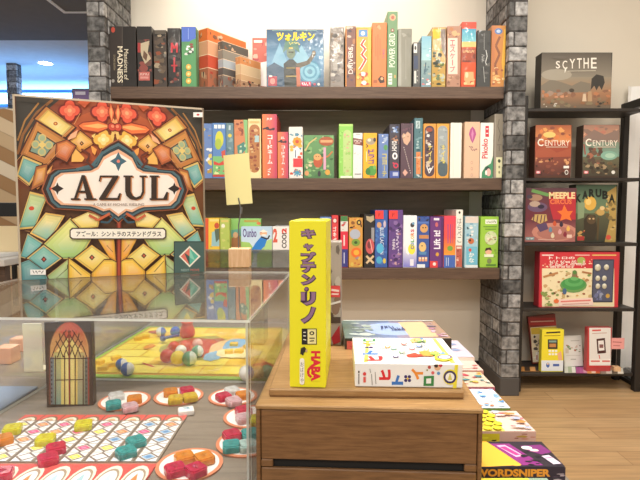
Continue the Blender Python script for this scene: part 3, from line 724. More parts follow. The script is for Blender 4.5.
def f(A): A.T('2', 416, 206, 440, 280, '#d8604c', 0, .05); A.T('COOL2', 463, 206, 489, 310, '#362c2c', 90, .03); A.T('2', 463, 204, 489, 232, '#d8483c', 90, .05)
r3(K8, 414, 503, 195, '#ece8e4', 'white box with sideways black lettering left of the yellow standing box', f)
def f(A): A.R(-28, 135, -16, 430, '#88a0cc'); A.N(-20, 150, 6, 420, 8, ['#88a0c8', '#5a74a4', '#c8d0dc'], 10)
r3(K9, -60, 8, 132, '#6f8abc', 'pale blue box mostly hidden behind the yellow standing box', f)
def f(A): A.TV('ゴキポ', 18, 190, 38, 290, '#f8ece8', 0, .03); A.R(14, 138, 44, 170, '#b83038'); A.E(29, 154, 10, 12, '#f0d8d0'); A.N(12, 310, 46, 430, 8, ['#c03840', '#e86868'], 12)
r3(K9, 10, 50, 122, '#d94648', 'narrow bright red box just right of the yellow standing box', f)
def f(A): A.R(63, 125, 107, 158, '#48804a'); A.R(63, 158, 107, 218, '#dcdcd4'); A.N(66, 162, 104, 214, 8, ['#c84a48', '#5a8a58', '#a8b0b0'], 8); A.R(63, 218, 107, 325, '#da3448'); A.L([(85, 240), (85, 305)], 8, '#f0d8d4'); A.R(63, 325, 107, 432, '#3c3c80'); A.L([(85, 345), (85, 410)], 6, '#c8c8e0')
r3(K9, 63, 108, 125, '#c83848', 'narrow box banded green, white, red and navy', f)
def f(A):
    A.N(116, 142, 192, 200, 12, ['#d87840', '#8a5a30', '#e8b850', '#402c1c'], 11); A.E(150, 235, 32, 30, '#b0b6c4'); A.E(155, 285, 26, 22, '#7c9e44'); A.E(155, 285, 10, 9, '#405828'); A.E(158, 345, 32, 30, '#e46e30'); A.E(158, 345, 17, 16, '#e8b040'); A.N(116, 370, 192, 430, 12, ['#9a8a9a', '#d8b858', '#c06a40', '#705a68'], 11); A.E(174, 165, 14, 16, '#3c2c20'); A.E(174, 165, 7, 8, '#d8c060')
r3(K9, 113, 196, 137, '#d29c4c', 'amber box with green and orange swirling circles', f)
def f(A):
    A.P([(216, 125), (240, 130), (262, 122), (266, 150), (244, 165), (220, 150)], '#b8a888'); A.R(248, 196, 266, 282, '#98989a'); A.E(240, 308, 26, 46, '#c85a5c'); A.E(236, 300, 12, 22, '#7a3c40'); A.L([(240, 270), (255, 345)], 5, '#e8b0a8'); A.L([(218, 365), (262, 410)], 13, '#d8bc94'); A.L([(262, 365), (218, 410)], 13, '#d8bc94')
r3(K9, 203, 268, 115, '#2d2926', 'black box with a beige cross near its foot', f)
def sticker(x0, y0, x1, y1):
    return lambda A: (A.R(x0, y0, x1, y1, '#ee4440'), A.S(3, x0 + 18, y0 + 12, x1 - 18, y1 - 14, '#5a1c1c', -90))
def f(A):
    A.N(272, 150, 343, 430, 26, ['#4c78bc', '#345090', '#5aa0cc', '#3c64ac'], 15); A.E(295, 180, 14, 18, '#d0a078'); A.E(328, 175, 8, 22, '#c8b8c8'); A.T('BLUE LAGOON', 300, 195, 322, 355, '#dce8f4', -90, .01); A.E(300, 320, 22, 30, '#58b4dc'); A.E(295, 390, 18, 22, '#50a8d0'); A.E(326, 395, 9, 16, '#d8c050')
r3(K9, 270, 346, 90, '#3d60a8', 'royal blue box wearing a red price sticker at its top left', f, stickers=[('price_sticker', 'square red price sticker', sticker(271, 93, 321, 143))])
def f(A):
    A.N(354, 150, 435, 430, 24, ['#7c5498', '#543a74', '#8a6aa4', '#a07488', '#443060'], 15); A.TV('メタモル', 372, 262, 392, 330, '#ece4f2', 0, .03); A.S(8, 396, 205, 412, 360, '#e0d4ec', -90); A.N(360, 345, 430, 425, 6, ['#b08aa0', '#c8a0a8'], 10)
r3(K9, 352, 437, 90, '#664888', 'purple box wearing a red price sticker at its top left', f, stickers=[('price_sticker', 'square red price sticker', sticker(353, 93, 406, 143))])
def f(A):
    A.G(439, 300, 520, 432, '#f0f0f4', '#7c7cd0'); A.P([(455, 300), (480, 340), (470, 360), (455, 345)], '#f4f4f8'); A.E(490, 325, 22, 32, '#ebe650'); A.TV('COLORS', 484, 205, 504, 328, ['#c83848', '#e08030', '#d8b828', '#48a048', '#4878c8', '#784898'], 90, .04); A.E(494, 180, 12, 14, '#444448'); A.E(500, 170, 8, 8, '#78a8c8'); A.R(480, 385, 502, 425, '#e8e8f4')
r3(K9, 439, 521, 123, '#f1f1f5', 'white box with rainbow sideways letters fading to lilac at the bottom', f)
def f(A):
    A.N(44, 135, 112, 160, 6, ['#20243c', '#584838'], 10); A.E(84, 200, 24, 26, '#d8a468'); A.E(78, 196, 4, 4, '#2c2018'); A.E(94, 196, 4, 4, '#2c2018'); A.R(55, 240, 112, 262, '#c88a58'); A.E(75, 312, 22, 30, '#e4c07c'); A.E(72, 305, 4, 4, '#2c2018'); A.P([(52, 340), (100, 340), (96, 358), (56, 358)], '#5a8ab8')
    for x in (60, 78, 96): A.R(x - 8, 372, x + 7, 398, '#e8a878'); A.E(x, 380, 5, 6, '#f4e4d0')
    A.R(42, 415, 90, 436, '#e8ecf0'); A.R(46, 160, 112, 172, '#5a7ac0')
r3(K10, 40, 116, 130, '#3f5aa2', 'navy blue box with small tan dog faces', f)
def f(A): A.R(143, 138, 176, 152, '#e8e0ec'); A.E(160, 178, 9, 14, '#c86a70'); A.T('Lift it!', 142, 212, 182, 324, '#f4eef8', 90, .03); A.E(164, 356, 10, 12, '#d8a040'); A.R(119, 396, 166, 438, '#dd4444'); A.E(146, 414, 10, 10, '#f6e4dc'); A.R(186, 132, 200, 438, '#583068')
r3(K10, 119, 201, 130, '#6b3a7c', 'violet box with white characters and a red square at its foot', f)
def f(A): A.G(203, 125, 275, 260, '#e64860', '#e4584c'); A.G(203, 260, 275, 360, '#e4604a', '#f0a038'); A.L([(228, 175), (228, 290)], 4, '#8a4a9a'); A.L([(243, 175), (243, 290)], 4, '#8a4a9a'); A.L([(257, 175), (257, 290)], 3, '#b05a80'); A.E(240, 320, 17, 16, '#76a448'); A.R(203, 361, 275, 438, '#4a6cb8'); A.L([(218, 375), (218, 425)], 4, '#c0d0ec'); A.L([(230, 375), (230, 425)], 4, '#c0d0ec')
r3(K10, 203, 273, 125, '#e46050', 'coral to orange box ending in a blue block', f)
def f(A): A.TV('はらぺこ', 285, 140, 308, 290, '#3c3834', 0, .0); A.R(276, 303, 312, 432, '#bc6252'); A.R(280, 310, 308, 322, '#f0d8c8'); A.N(278, 330, 310, 425, 8, ['#e8c8b8', '#8a3c34', '#d89080'], 8); A.E(297, 105, 6, 8, '#3c3834')
r3(K10, 274, 316, 88, '#eeeadf', 'tall narrow cream box rising above the coral one beside it', f)
def f(A):
    A.R(328, 128, 410, 168, '#dccfc6'); A.N(335, 170, 404, 300, 22, ['#6aa4c0', '#c8dce0', '#40606c', '#a8c4c8', '#e8e8e4'], 11); A.E(366, 276, 18, 18, '#c87048'); A.E(360, 272, 6, 7, '#3c2c24'); A.R(338, 310, 404, 418, '#74bcd4'); A.E(360, 330, 9, 10, '#d85848'); A.TV('かな', 352, 345, 385, 410, '#e8f0ec', 0, .03); A.R(330, 420, 408, 436, '#e4ecec')
r3(K10, 329, 409, 128, '#a4cad8', 'light blue box with a brown animal, second from the pillar on the bottom shelf', f)
def f(A):
    A.R(452, 147, 522, 174, '#f2f6e2'); A.S(10, 458, 153, 516, 167, '#4a5a38'); A.L([(440, 190), (520, 190)], 4, '#5a8838'); A.L([(450, 205), (515, 205)], 4, '#5a8838'); A.E(485, 258, 38, 42, '#cfdcaa'); A.N(455, 225, 515, 290, 18, ['#8a9a68', '#e8e0c8', '#b89878', '#6a7a50'], 8); A.E(470, 340, 20, 17, '#eab896'); A.P([(448, 338), (455, 318), (482, 314), (492, 335), (470, 328)], '#3c2a20'); A.R(445, 355, 500, 372, '#e8f0d0'); A.E(475, 396, 14, 16, '#7a8858'); A.R(455, 415, 515, 425, '#5a8838'); A.N(500, 320, 526, 380, 5, ['#b8d878', '#88b040'], 8)
r3(K10, 422, 530, 130, '#9cca46', 'wide lime green box nearest the right brick pillar on the bottom shelf', f)

# ------------------------------------------------------------------ black rack right of the pillar
RF, RB = 2.41, 2.585
SZ = [W(570, y, RF).z for y in (108.2, 177.8, 242.8, 308.3, 373.0)]
rk = empty('display_rack', (1.3, 2.5, 0), 'black five-tier ladder rack standing against the beige wall right of the brick pillar', 'rack')
RX0, RX1 = xr1 + .03, W(640, 200, RF + .02).x
for z in SZ:
    mb = MB(); mb.box((RX0, RF, z - .016), (RX1 - .012, RB, z), '#ffffff', 'rack_shelf', .002); mb.build('shelf_board', rk)
ztop = W(640, 96, RF).z
for x in (RX0 - .026, RX1 - .010):
    for y, w in ((RF - .012, .034), (RB - .02, .034)):
        mb = MB(); mb.box((x, y, 0), (x + .03, y + w, ztop), '#ffffff', 'rack_black', .003); mb.build('post', rk)
    mb = MB(); mb.box((x, RF + .022, ztop - .04), (x + .03, RB - .02, ztop - .001), '#ffffff', 'rack_black', .002); mb.build('top_rail', rk)
GR = 'board games on the black rack'
def rr(K, x0, x1, yt, i, base, label, art=None, wrap=False, Y=2.435, depth=.07, **k):
    return standing(K, x0, x1, yt, SZ[i], base, label, k.pop('group', GR), art, wrap, Y=Y, depth=depth, line=None, **k)
def f(A):
    A.G(118, 148, 440, 260, '#5f5850', '#8a8274'); A.G(118, 260, 440, 330, '#938a78', '#a07a5c'); A.G(118, 330, 440, 405, '#a4785a', '#6a6052')
    A.P([(118, 300), (165, 270), (215, 285), (260, 300), (300, 280), (345, 290), (345, 330), (118, 335)], '#7f7668'); A.E(190, 250, 70, 26, '#a39b8c')
    A.P([(345, 320), (350, 268), (372, 248), (404, 256), (410, 285), (396, 320), (384, 300), (372, 322), (362, 300)], '#3f3c38')
    A.N(122, 318, 436, 355, 26, ['#b47a58', '#8a6450', '#c89070', '#a08878'], 12); A.N(122, 355, 436, 400, 24, ['#6e6450', '#5c5446', '#88795f', '#90684c'], 13)
    A.P([(306, 372), (310, 338), (322, 338), (326, 372)], '#d0b89c'); A.P([(330, 372), (334, 326), (348, 326), (352, 372)], '#b09070'); A.E(258, 322, 12, 9, '#4c443c')
    A.T('S', 186, 188, 205, 222, '#f0e8dc', 0, .01); A.T('C', 216, 186, 238, 224, '#f0e8dc', 0, .01); A.P([(226, 224), (234, 224), (226, 244)], '#f0e8dc')
    A.T('Y', 248, 178, 274, 222, '#f0e8dc', 0, .01); A.T('T', 282, 175, 304, 222, '#f0e8dc', 0, .01); A.T('H', 312, 174, 336, 222, '#f0e8dc', 0, .01); A.T('E', 346, 173, 372, 222, '#f0e8dc', 0, .01)
    A.L([(240, 234), (368, 232)], 4, '#b8b0a0'); A.N(125, 380, 200, 398, 7, ['#d8d0c4', '#b0a898'], 6); A.N(375, 372, 425, 396, 7, ['#e8e4dc', '#3c3834'], 6); A.E(205, 172, 32, 7, '#6d665d')
rr(K11, 118, 441, 148, 0, '#4a443e', 'large brown box alone on the rack\'s uppermost tier, misty landscape', f, True)
def cent(A, x0, x1, sky, mid, low, extra):
    w = x1 - x0; cx = (x0 + x1) / 2
    A.G(x0, 48, x1, 130, *sky); A.G(x0, 130, x1, 200, *mid); A.G(x0, 200, x1, 292, *low); extra(A)
    A.T('C', x0 + w * .07, 114, x0 + w * .23, 150, '#f6ecdc', 0, .02); A.T('ENTURY', x0 + w * .27, 122, x0 + w * .95, 148, '#f6ecdc', 0, .0)
    A.L([(x0 + w * .3, 154), (x0 + w * .9, 154)], 3, '#e8d4c0'); A.R(x0 + 4, 268, x0 + 26, 282, '#d86870'); A.E(x0 + 15, 275, 8, 5, '#f0d0d0')
def ex(A):
    A.N(98, 55, 266, 130, 24, ['#c06a40', '#e0a060', '#8a5040', '#d8824c'], 14); A.E(165, 95, 30, 14, '#f0c878'); A.P([(98, 170), (150, 150), (200, 180), (268, 160), (268, 200), (98, 205)], '#a85840'); A.N(98, 205, 266, 240, 22, ['#3c2a24', '#7a4838', '#b87858', '#d8a070'], 9); A.N(98, 240, 240, 288, 18, ['#6a3c30', '#4a3028', '#8a5040'], 12); A.R(232, 244, 258, 256, '#f0ece4'); A.E(246, 275, 9, 12, '#e8e4dc'); A.E(246, 275, 6, 8, '#5a4a44')
rr(K12, 95, 270, 48, 1, '#5c3a2c', 'sunset-red box with white title, left of the two on the rack\'s second tier', lambda A: cent(A, 95, 270, ('#a45c40', '#dc9058'), ('#b8583c', '#8a4438'), ('#8a4a3c', '#5c3a34'), ex))
def ex2(A):
    A.N(328, 55, 496, 120, 22, ['#b87a68', '#d8a888', '#8a7064', '#c89070'], 14); A.P([(328, 110), (380, 70), (430, 95), (498, 70), (498, 130), (328, 130)], '#8a746a'); A.N(328, 155, 420, 240, 20, ['#8a5a48', '#a86c54', '#5c4a40', '#705848'], 14); A.E(450, 195, 40, 22, '#86b09c'); A.E(455, 195, 24, 12, '#a8cab4'); A.N(328, 225, 496, 285, 26, ['#4c4034', '#6e5c44', '#8c7858', '#3c342c', '#a89070'], 12); A.L([(330, 140), (336, 190)], 6, '#a04c44'); A.E(470, 275, 9, 9, '#e8e4dc')
rr(K12, 325, 500, 47, 1, '#4a3a30', 'teal and brown landscape box with white title, right one on the rack\'s second tier', lambda A: cent(A, 325, 500, ('#a07868', '#c89a7c'), ('#7c8a78', '#7ca090'), ('#6a6850', '#4c4438'), ex2))
def f(A):
    A.G(40, 38, 292, 190, '#5c3c44', '#74303c'); A.P([(160, 60), (292, 60), (292, 220), (190, 215), (165, 120)], '#b8323c'); A.G(40, 190, 292, 296, '#6c3440', '#b07068'); A.E(190, 250, 110, 45, '#c88878'); A.E(195, 255, 90, 32, '#b07468')
    A.L([(80, 50), (160, 72), (175, 68)], 16, '#6a9a58'); A.E(98, 85, 34, 16, '#a8846c'); A.E(70, 80, 14, 10, '#4a4050'); A.E(108, 130, 48, 24, '#6c5470'); A.E(95, 115, 26, 14, '#b8a090'); A.E(125, 128, 16, 10, '#34283c'); A.P([(78, 190), (95, 165), (150, 165), (155, 195), (120, 210)], '#c8a868')
    for x in (92, 110, 128, 144): A.L([(x, 168), (x - 6, 205)], 5, '#5c3a48')
    A.P([(100, 215), (150, 205), (160, 235), (120, 250)], '#5c4868')
    A.P([(236, 118), (252, 150), (278, 148), (262, 172), (272, 196), (244, 186), (216, 196), (224, 168), (202, 150), (226, 146)], '#f07838')
    A.T('MEEPLE', 163, 58, 288, 90, '#f0d8a0', 0, .04); A.T('CIRCUS', 168, 92, 272, 116, '#e8784c', 0, .04)
    for x, y, c in ((190, 210, '#c85838'), (222, 214, '#3c3040'), (255, 235, '#e8b860'), (170, 240, '#6a8aa0'), (215, 250, '#d8a0a0'), (240, 262, '#8a3040'), (180, 268, '#e0d0b0')): A.E(x, y, 9, 11, c); A.E(x, y - 10, 5, 5, c)
    A.R(50, 274, 92, 288, '#7a9aa0'); A.S(5, 54, 277, 88, 286, '#f0ece0'); A.R(248, 262, 272, 278, '#e8c8b8'); A.L([(110, 286), (190, 286)], 3, '#e0b8a8')
rr(K13, 41, 292, 38, 2, '#6a3038', 'crimson circus-themed box on the rack\'s third tier with an orange star figure', f, Y=2.437)
def f(A):
    A.G(270, 22, 487, 160, '#54705c', '#6f8462'); A.G(270, 160, 487, 297, '#5a5c44', '#3c3c30'); A.P([(440, 60), (487, 30), (487, 297), (430, 297), (455, 190)], '#b89a58'); A.N(436, 70, 484, 290, 16, ['#8a7444', '#cdb070', '#6a5a38'], 12)
    A.E(360, 112, 30, 34, '#dcae50'); A.E(352, 105, 14, 16, '#ecca78'); A.P([(300, 100), (335, 110), (330, 180), (300, 190)], '#8a9c78'); A.P([(330, 190), (350, 165), (385, 170), (395, 240), (380, 290), (330, 290)], '#3c3428'); A.E(366, 190, 22, 22, '#5c4a34'); A.E(358, 186, 5, 4, '#d0b080'); A.E(376, 186, 5, 4, '#d0b080')
    A.L([(385, 160), (420, 130), (445, 150)], 12, '#a08048'); A.E(410, 155, 20, 16, '#c8a460'); A.E(418, 135, 12, 10, '#e0c48c'); A.L([(400, 180), (395, 290)], 9, '#5a4a30'); A.N(300, 235, 335, 292, 10, ['#a8443c', '#c89858', '#6a7848'], 10); A.R(298, 270, 332, 290, '#b43c38'); A.E(448, 275, 12, 12, '#d85848')
    for i, ch in enumerate('KARUBA'):
        a = (i - 2.5) / 2.5; A.T(ch, 384 + a * 80 - 14, 50 + 26 * a * a - 8, 384 + a * 80 + 14, 90 + 26 * a * a - 8, '#1e221c', 0, .05)
rr(K13, 288, 488, 22, 2, '#4a543e', 'olive green jungle box with arched black title on the rack\'s third tier', f, Y=2.46)
def f(A):
    A.R(112, 70, 575, 395, '#d23a44'); A.R(128, 165, 548, 388, '#f0e2ba'); A.L([(128, 88), (196, 88)], 7, '#f8e4dc'); A.L([(320, 88), (405, 88)], 6, '#f0c0b8'); A.L([(420, 88), (560, 88)], 6, '#e8d880')
    A.N(130, 110, 175, 160, 8, ['#f0c0a0', '#e87868', '#f8e0c0'], 6); A.N(390, 110, 420, 160, 5, ['#f0c0a0', '#f8e0c0'], 6)
    A.E(356, 120, 24, 22, '#a8b860'); A.T('トトロの', 168, 96, 318, 112, '#fbeee4', 0, .03); A.T('どんどこゲーム', 172, 116, 390, 164, '#fdf2e6', 0, .09); A.T('どんどこゲーム', 176, 120, 386, 160, '#c43038', 0, .0)
    A.N(135, 180, 420, 345, 40, ['#e0caa0', '#c8b07c', '#b88c60', '#d0a878', '#8a9c58', '#7a5a40'], 12)
    A.L([(135, 215), (220, 190)], 12, '#c08a58'); A.L([(360, 185), (415, 195)], 10, '#b07a50')
    A.E(310, 262, 78, 44, '#6fa05c'); A.E(310, 255, 70, 36, '#4c9a54'); A.E(312, 245, 54, 26, '#62b066'); A.E(314, 235, 36, 18, '#4c9a54'); A.E(316, 222, 24, 14, '#72ba70'); A.P([(300, 215), (305, 180), (318, 174), (330, 182), (334, 215)], '#8a7a58'); A.E(317, 188, 12, 12, '#5a8c48')
    for i in range(14): A.E(310 + 95 * math.cos(i * .449), 268 + 56 * math.sin(i * .449), 8, 5, ['#d8b070', '#e8d8b0', '#a86a48'][i % 3])
    A.P([(215, 345), (420, 335), (425, 380), (225, 384)], '#f4d8cc'); A.L([(235, 358), (410, 350)], 9, '#e08078'); A.L([(245, 374), (400, 368)], 6, '#d0a098')
    A.E(258, 298, 12, 18, '#4a6a90'); A.E(210, 355, 16, 12, '#e87848')
    A.N(118, 300, 196, 384, 14, ['#8a9c58', '#a8b070', '#6f8a4c', '#d8c890'], 13)
_rb = rr(K14, 112, 577, 70, 3, '#b8323c', 'wide red children\'s game box with a green hill, on the rack\'s fourth tier', f, Y=2.435, depth=.06)
def piece_window():
    O = _rb.matrix_world.translation; pw = lambda x, y: W(520 + x / 5.818, 240 + y / 5.818, 2.4345)
    a, b = pw(424, 112), pw(538, 362); mb = MB()
    mb.box((a.x, 2.4325, b.z), (b.x, 2.4348, a.z), '#3d4050', 'print', .0008)
    A = Art(mb, (a.x, 2.4325, a.z), (1, 0, 0), (0, 0, -1), b.x - a.x, a.z - b.z, 'print', 9); A.R(.05, .03, .95, .97, '#565a70'); A.N(.1, .72, .9, .95, 10, ['#7078a0', '#4a4e70', '#9aa0b8'], .09); A.E(.75, .85, .1, .05, '#c8a04c')
    tr = mb.build('piece_window', _rb, origin=(a.x, 2.4348, b.z)); tr['label'] = 'dark window showing small cream playing pieces'
    for x, y, r in ((450, 160, 18), (500, 158, 15), (450, 222, 14), (488, 222, 14), (450, 268, 14), (488, 268, 14)):
        c = pw(x, y); rr_ = r / 5.818 / 500 * 2.43; m2 = MB(); m2.sphere((c.x, 2.4305, c.z), rr_, '#cfcbb4', 'painted', 14, 10, (1, .35, 1.15)); m2.sphere((c.x, 2.4290, c.z + rr_ * .5), rr_ * .6, '#e8e4d2', 'painted', 12, 8, (1, .5, 1))
        p = m2.build('playing_piece', tr, smooth=True)
        p.matrix_parent_inverse = Matrix.Identity(4); p.location = -(O + tr.location - Vector(_rb.location)) if False else p.location
        p.parent = None; bpy.context.view_layer.update(); p.parent = tr; p.matrix_parent_inverse = tr.matrix_world.inverted()
piece_window()

# bottom tier: stands and flyers
GS = 'stands and cards on the rack bottom tier'
def leaner(K, q, z, thick, base, label, art, name, cat, Y=2.5, lean=0.0):
    """upright card leaning back, from its photo corners tl,tr,bl,br"""
    pt = lambda p: (K[0] + p[0] / K[2], K[1] + p[1] / K[2])
    bl, br_ = W(*pt(q[2]), Y), W(*pt(q[3]), Y)
    ctr = (bl + br_) / 2; ctr.z = z + .0012
    wdt = (br_ - bl).length
    th = W(*pt(((q[0][0] + q[1][0]) / 2, (q[0][1] + q[1][1]) / 2)), Y)
    up = Vector((th.x - ctr.x, math.tan(lean) * (th.z - z), th.z - z)); h = up.length; up.normalize()
    U = Vector((1, 0, 0)); U = (U - up * U.dot(up)).normalized()
    O = ctr - U * wdt / 2 + up * h
    O.z += abs(U.z) * wdt / 2 + abs(up.y) * thick
    mb = MB(); cuboid(mb, O, U, -up, wdt, h, thick, base, 'print', .0008)
    A = Art(mb, O, U, -up, wdt, h, 'print', 3).crop(K); art(A)
    o = mb.build(name, origin=ctr); return tag(o, label, cat, GS)
def f(A):
    A.R(66, 38, 218, 78, '#b83a38'); A.L([(80, 60), (200, 56)], 5, '#f0c8b8'); A.P([(78, 90), (214, 80), (214, 262), (90, 268)], '#e8dcc0'); A.P([(80, 92), (212, 84), (212, 120), (84, 125)], '#d8b848')
    A.N(95, 130, 136, 255, 16, ['#2c2a28', '#f4f0e8', '#8a8680', '#55504c'], 11); A.R(106, 215, 136, 262, '#f0ece4'); A.L([(112, 230), (112, 255)], 5, '#b83a38')
leaner(K15, [(68, 40), (216, 40), (92, 268), (232, 268)], SZ[4], .02, '#8a3a30', 'red-topped booklet leaning behind the yellow flyer stand', f, 'booklet', 'booklet', Y=2.545, lean=.06)
def f(A):
    A.R(135, 102, 248, 260, '#f2e23a'); A.R(135, 258, 248, 312, '#e6ecf4'); A.L([(160, 117), (232, 113)], 8, '#3c3428'); A.R(168, 150, 218, 200, '#3a3630'); A.R(174, 156, 212, 166, '#8aa8a0'); A.R(176, 172, 210, 190, '#c88a50')
    for y in (210, 226):
        for x in (178, 194, 210): A.R(x - 6, y - 5, x + 6, y + 5, '#fbfbf4')
    A.P([(218, 222), (236, 210), (242, 255), (222, 258)], '#f0b890'); A.E(168, 282, 9, 13, '#4a70b8'); A.E(168, 275, 5, 5, '#f0d0b0'); A.R(194, 276, 226, 288, '#4a66b0'); A.L([(150, 132), (232, 130)], 4, '#b09a28')
rr(K15, 135, 248, 101, 4, '#e8dc48', 'narrow yellow flyer stand with a small phone picture', f, Y=2.425, depth=.03, name='flyer_stand', cat='flyer stand', group=GS)
def f(A):
    A.R(252, 140, 349, 286, '#ecebe4'); A.L([(285, 158), (330, 156)], 3, '#b8b4a8'); A.N(262, 178, 335, 215, 16, ['#b87058', '#6a5c50', '#d8c0b0', '#8aa078'], 8); A.R(258, 196, 275, 222, '#d8cfc0'); A.L([(285, 252), (312, 252)], 4, '#a8a49a'); A.L([(262, 232), (335, 232)], 2, '#c8c4b8')
leaner(K15, [(252, 139), (346, 139), (254, 287), (350, 287)], SZ[4], .003, '#e8e6de', 'white card propped between the yellow flyer stand and the red-edged one', f, 'info_card', 'card', Y=2.50, lean=.10)
def f(A):
    A.R(372, 91, 490, 292, '#ebe8e4'); A.R(380, 250, 490, 278, '#f6f2ec'); A.L([(388, 262), (434, 262)], 8, '#e0746c'); A.L([(446, 262), (486, 262)], 8, '#e0746c'); A.R(374, 284, 492, 294, '#c83c3c'); A.L([(395, 105), (440, 103)], 8, '#d85a54'); A.L([(395, 120), (470, 117)], 4, '#c8a8a0')
    A.P([(417, 148), (460, 143), (466, 220), (422, 224)], '#4a2624'); A.P([(425, 158), (454, 155), (458, 206), (429, 209)], '#f4f0ee'); A.R(432, 176, 452, 194, '#8a5a58'); A.L([(430, 230), (434, 250)], 4, '#d8504c')
    A.R(370, 90, 380, 292, '#c84444')
rr(K15, 368, 492, 90, 4, '#b84444', 'white flyer stand with red edges and a phone picture', f, Y=2.43, depth=.03, name='flyer_stand', cat='flyer stand', group=GS)
def f(A): A.P([(490, 143), (562, 150), (560, 206), (490, 198)], '#f2a8a4'); A.L([(502, 166), (548, 172)], 5, '#c87878'); A.L([(506, 184), (540, 188)], 4, '#c87878')
# pink tag on a small wooden block
p0 = W(611.5, 368, 2.44); blk = empty('tag_stand', (W(616, 366, 2.44).x, 2.44, SZ[4]), 'small wooden block holding a pink price tag on the rack bottom tier', 'tag stand', GS)
bx = blk.location.x
mb = MB(); mb.box((bx - .016, 2.425, SZ[4] + .0003), (bx + .016, 2.455, SZ[4] + .024), '#ffffff', 'block_wood', .001); mb.build('block', blk)
mb = MB(); mb.tube([(bx, 2.44, SZ[4] + .023), (bx, 2.44, W(616, 345, 2.44).z)], .0012, '#ffffff', 'metal'); mb.build('wire', blk)
mb = MB(); tl, tr_, bl_ = W(610.7, 338, 2.438), W(624.5, 339.5, 2.438), W(610.7, 349, 2.438)
cuboid(mb, tl, (1, 0, 0), (0, 0, -1), tr_.x - tl.x, tl.z - bl_.z, .001, '#f2aaa6', 'print', 0)
A = Art(mb, tl, (1, 0, 0), (0, 0, -1), tr_.x - tl.x, tl.z - bl_.z); A.L([(.15, .35), (.8, .4)], .1, '#c87878'); A.L([(.2, .68), (.7, .7)], .08, '#c87878')
mb.build('pink_tag', blk)
# flat cards at the front of the bottom tier
def flatcard(x0, x1, y0, y1, cols, label):
    z = SZ[4] + .0006; mb = MB()
    a, b, c, d = [WZ(515 + x / 5.12, 310 + y / 5.12, z) for x, y in ((x0, y0), (x1, y0), (x1 + 4, y1), (x0 + 2, y1))]
    n = len(cols)
    up = Vector((0, 0, .0016))
    for i, cc in enumerate(cols):
        t0, t1 = i / n, (i + 1) / n
        q = [a.lerp(b, t0), a.lerp(b, t1), d.lerp(c, t1), d.lerp(c, t0)]
        mb.face([p + up for p in reversed(q)], cc)
    q = [a, b, c, d]
    for i in range(4): mb.face([q[i], q[(i + 1) % 4], q[(i + 1) % 4] + up, q[i] + up], cols[0])
    mb.face(q, cols[0])
    o = mb.build('flat_card', origin=(a + c) / 2); tag(o, label, 'card', GS)
flatcard(20, 130, 292, 314, ['#c88a48', '#4a3828', '#e0a060', '#2f2620'], 'orange and black card lying left of the yellow flyer stand')
flatcard(252, 308, 292, 322, ['#d8dcd0', '#a8b898', '#e8e8e0'], 'pale green card lying flat just right of the yellow flyer stand')
flatcard(311, 366, 292, 324, ['#a8408a', '#b8589a', '#d8a0b8'], 'magenta card lying flat on the rack bottom tier')
flatcard(368, 432, 294, 325, ['#d89858', '#e8dcc8', '#c8603c'], 'orange and cream card lying flat below the red-edged flyer stand')
flatcard(436, 552, 296, 328, ['#8a8478', '#c8c4b8', '#4c4840', '#d8d4c8'], 'grey card lying flat at the right front of the rack bottom tier')

# white curtain behind the right end of the rack, low shelf beyond
mb = MB(); n = 46; x0, x1 = 1.60, 2.75; zt, zb = W(630, 84, 2.6).z, .02
pts = [(x0 + (x1 - x0) * i / n, 2.640 + .014 * math.sin(i * 1.05) + .006 * math.sin(i * 2.7)) for i in range(n + 1)]
for (xa, ya), (xb, yb) in zip(pts, pts[1:]):
    mb.face([(xa, ya, zb), (xb, yb, zb), (xb, yb, zt), (xa, ya, zt)], '#ffffff', 'curtain')
o = mb.build('curtain', smooth=True); tag(o, 'white curtain hanging in soft folds behind the right end of the rack', 'curtain')
ls = empty('low_shelf', (1.95, 2.35, 0), 'low dark shelf with grey front at the far right behind the rack post', 'shelf')
lx0, lz = W(629.5, 383, 2.45).x + .03, W(635, 384, 2.45).z
mb = MB(); mb.box((lx0, 2.38, lz - .02), (2.6, 2.60, lz), '#ffffff', 'rack_black', .002); mb.build('shelf_board', ls)
for x in (lx0 + .02, 2.55): mb = MB(); mb.box((x, 2.40, 0), (x + .03, 2.58, lz - .02), '#ffffff', 'rack_black', .002); mb.build('leg', ls)
mb = MB(); mb.box((lx0 + .02, 2.40, lz + .0005), (2.0, 2.58, lz + .045), '#9a9a98', 'painted', .003); mb.box((lx0 + .03, 2.41, lz + .0455), (1.98, 2.57, lz + .052), '#c8c8c6', 'painted', .002)
o = mb.build('storage_box', origin=(1.8, 2.49, lz)); tag(o, 'grey lidded box on the low dark shelf at the far right', 'box')

# ------------------------------------------------------------------ display table
TZ = CZ - .283
TOPZ = CZ - .1015          # top of the acrylic cases
tb = empty('display_table', (-.4, .8, 0), 'long grey-brown display table carrying the acrylic cases and the wooden chest', 'table')
mb = MB(); mb.box((-1.15, .36, TZ - .03), (.262, 1.26, TZ), '#ffffff', 'table_wood', .002); mb.build('tabletop', tb)
for x in (-1.10, .20):
    for y in (.40, 1.18):
        mb = MB(); mb.box((x, y, 0), (x + .05, y + .05, TZ - .03), '#ffffff', 'shelf_wood', .002); mb.build('leg', tb)

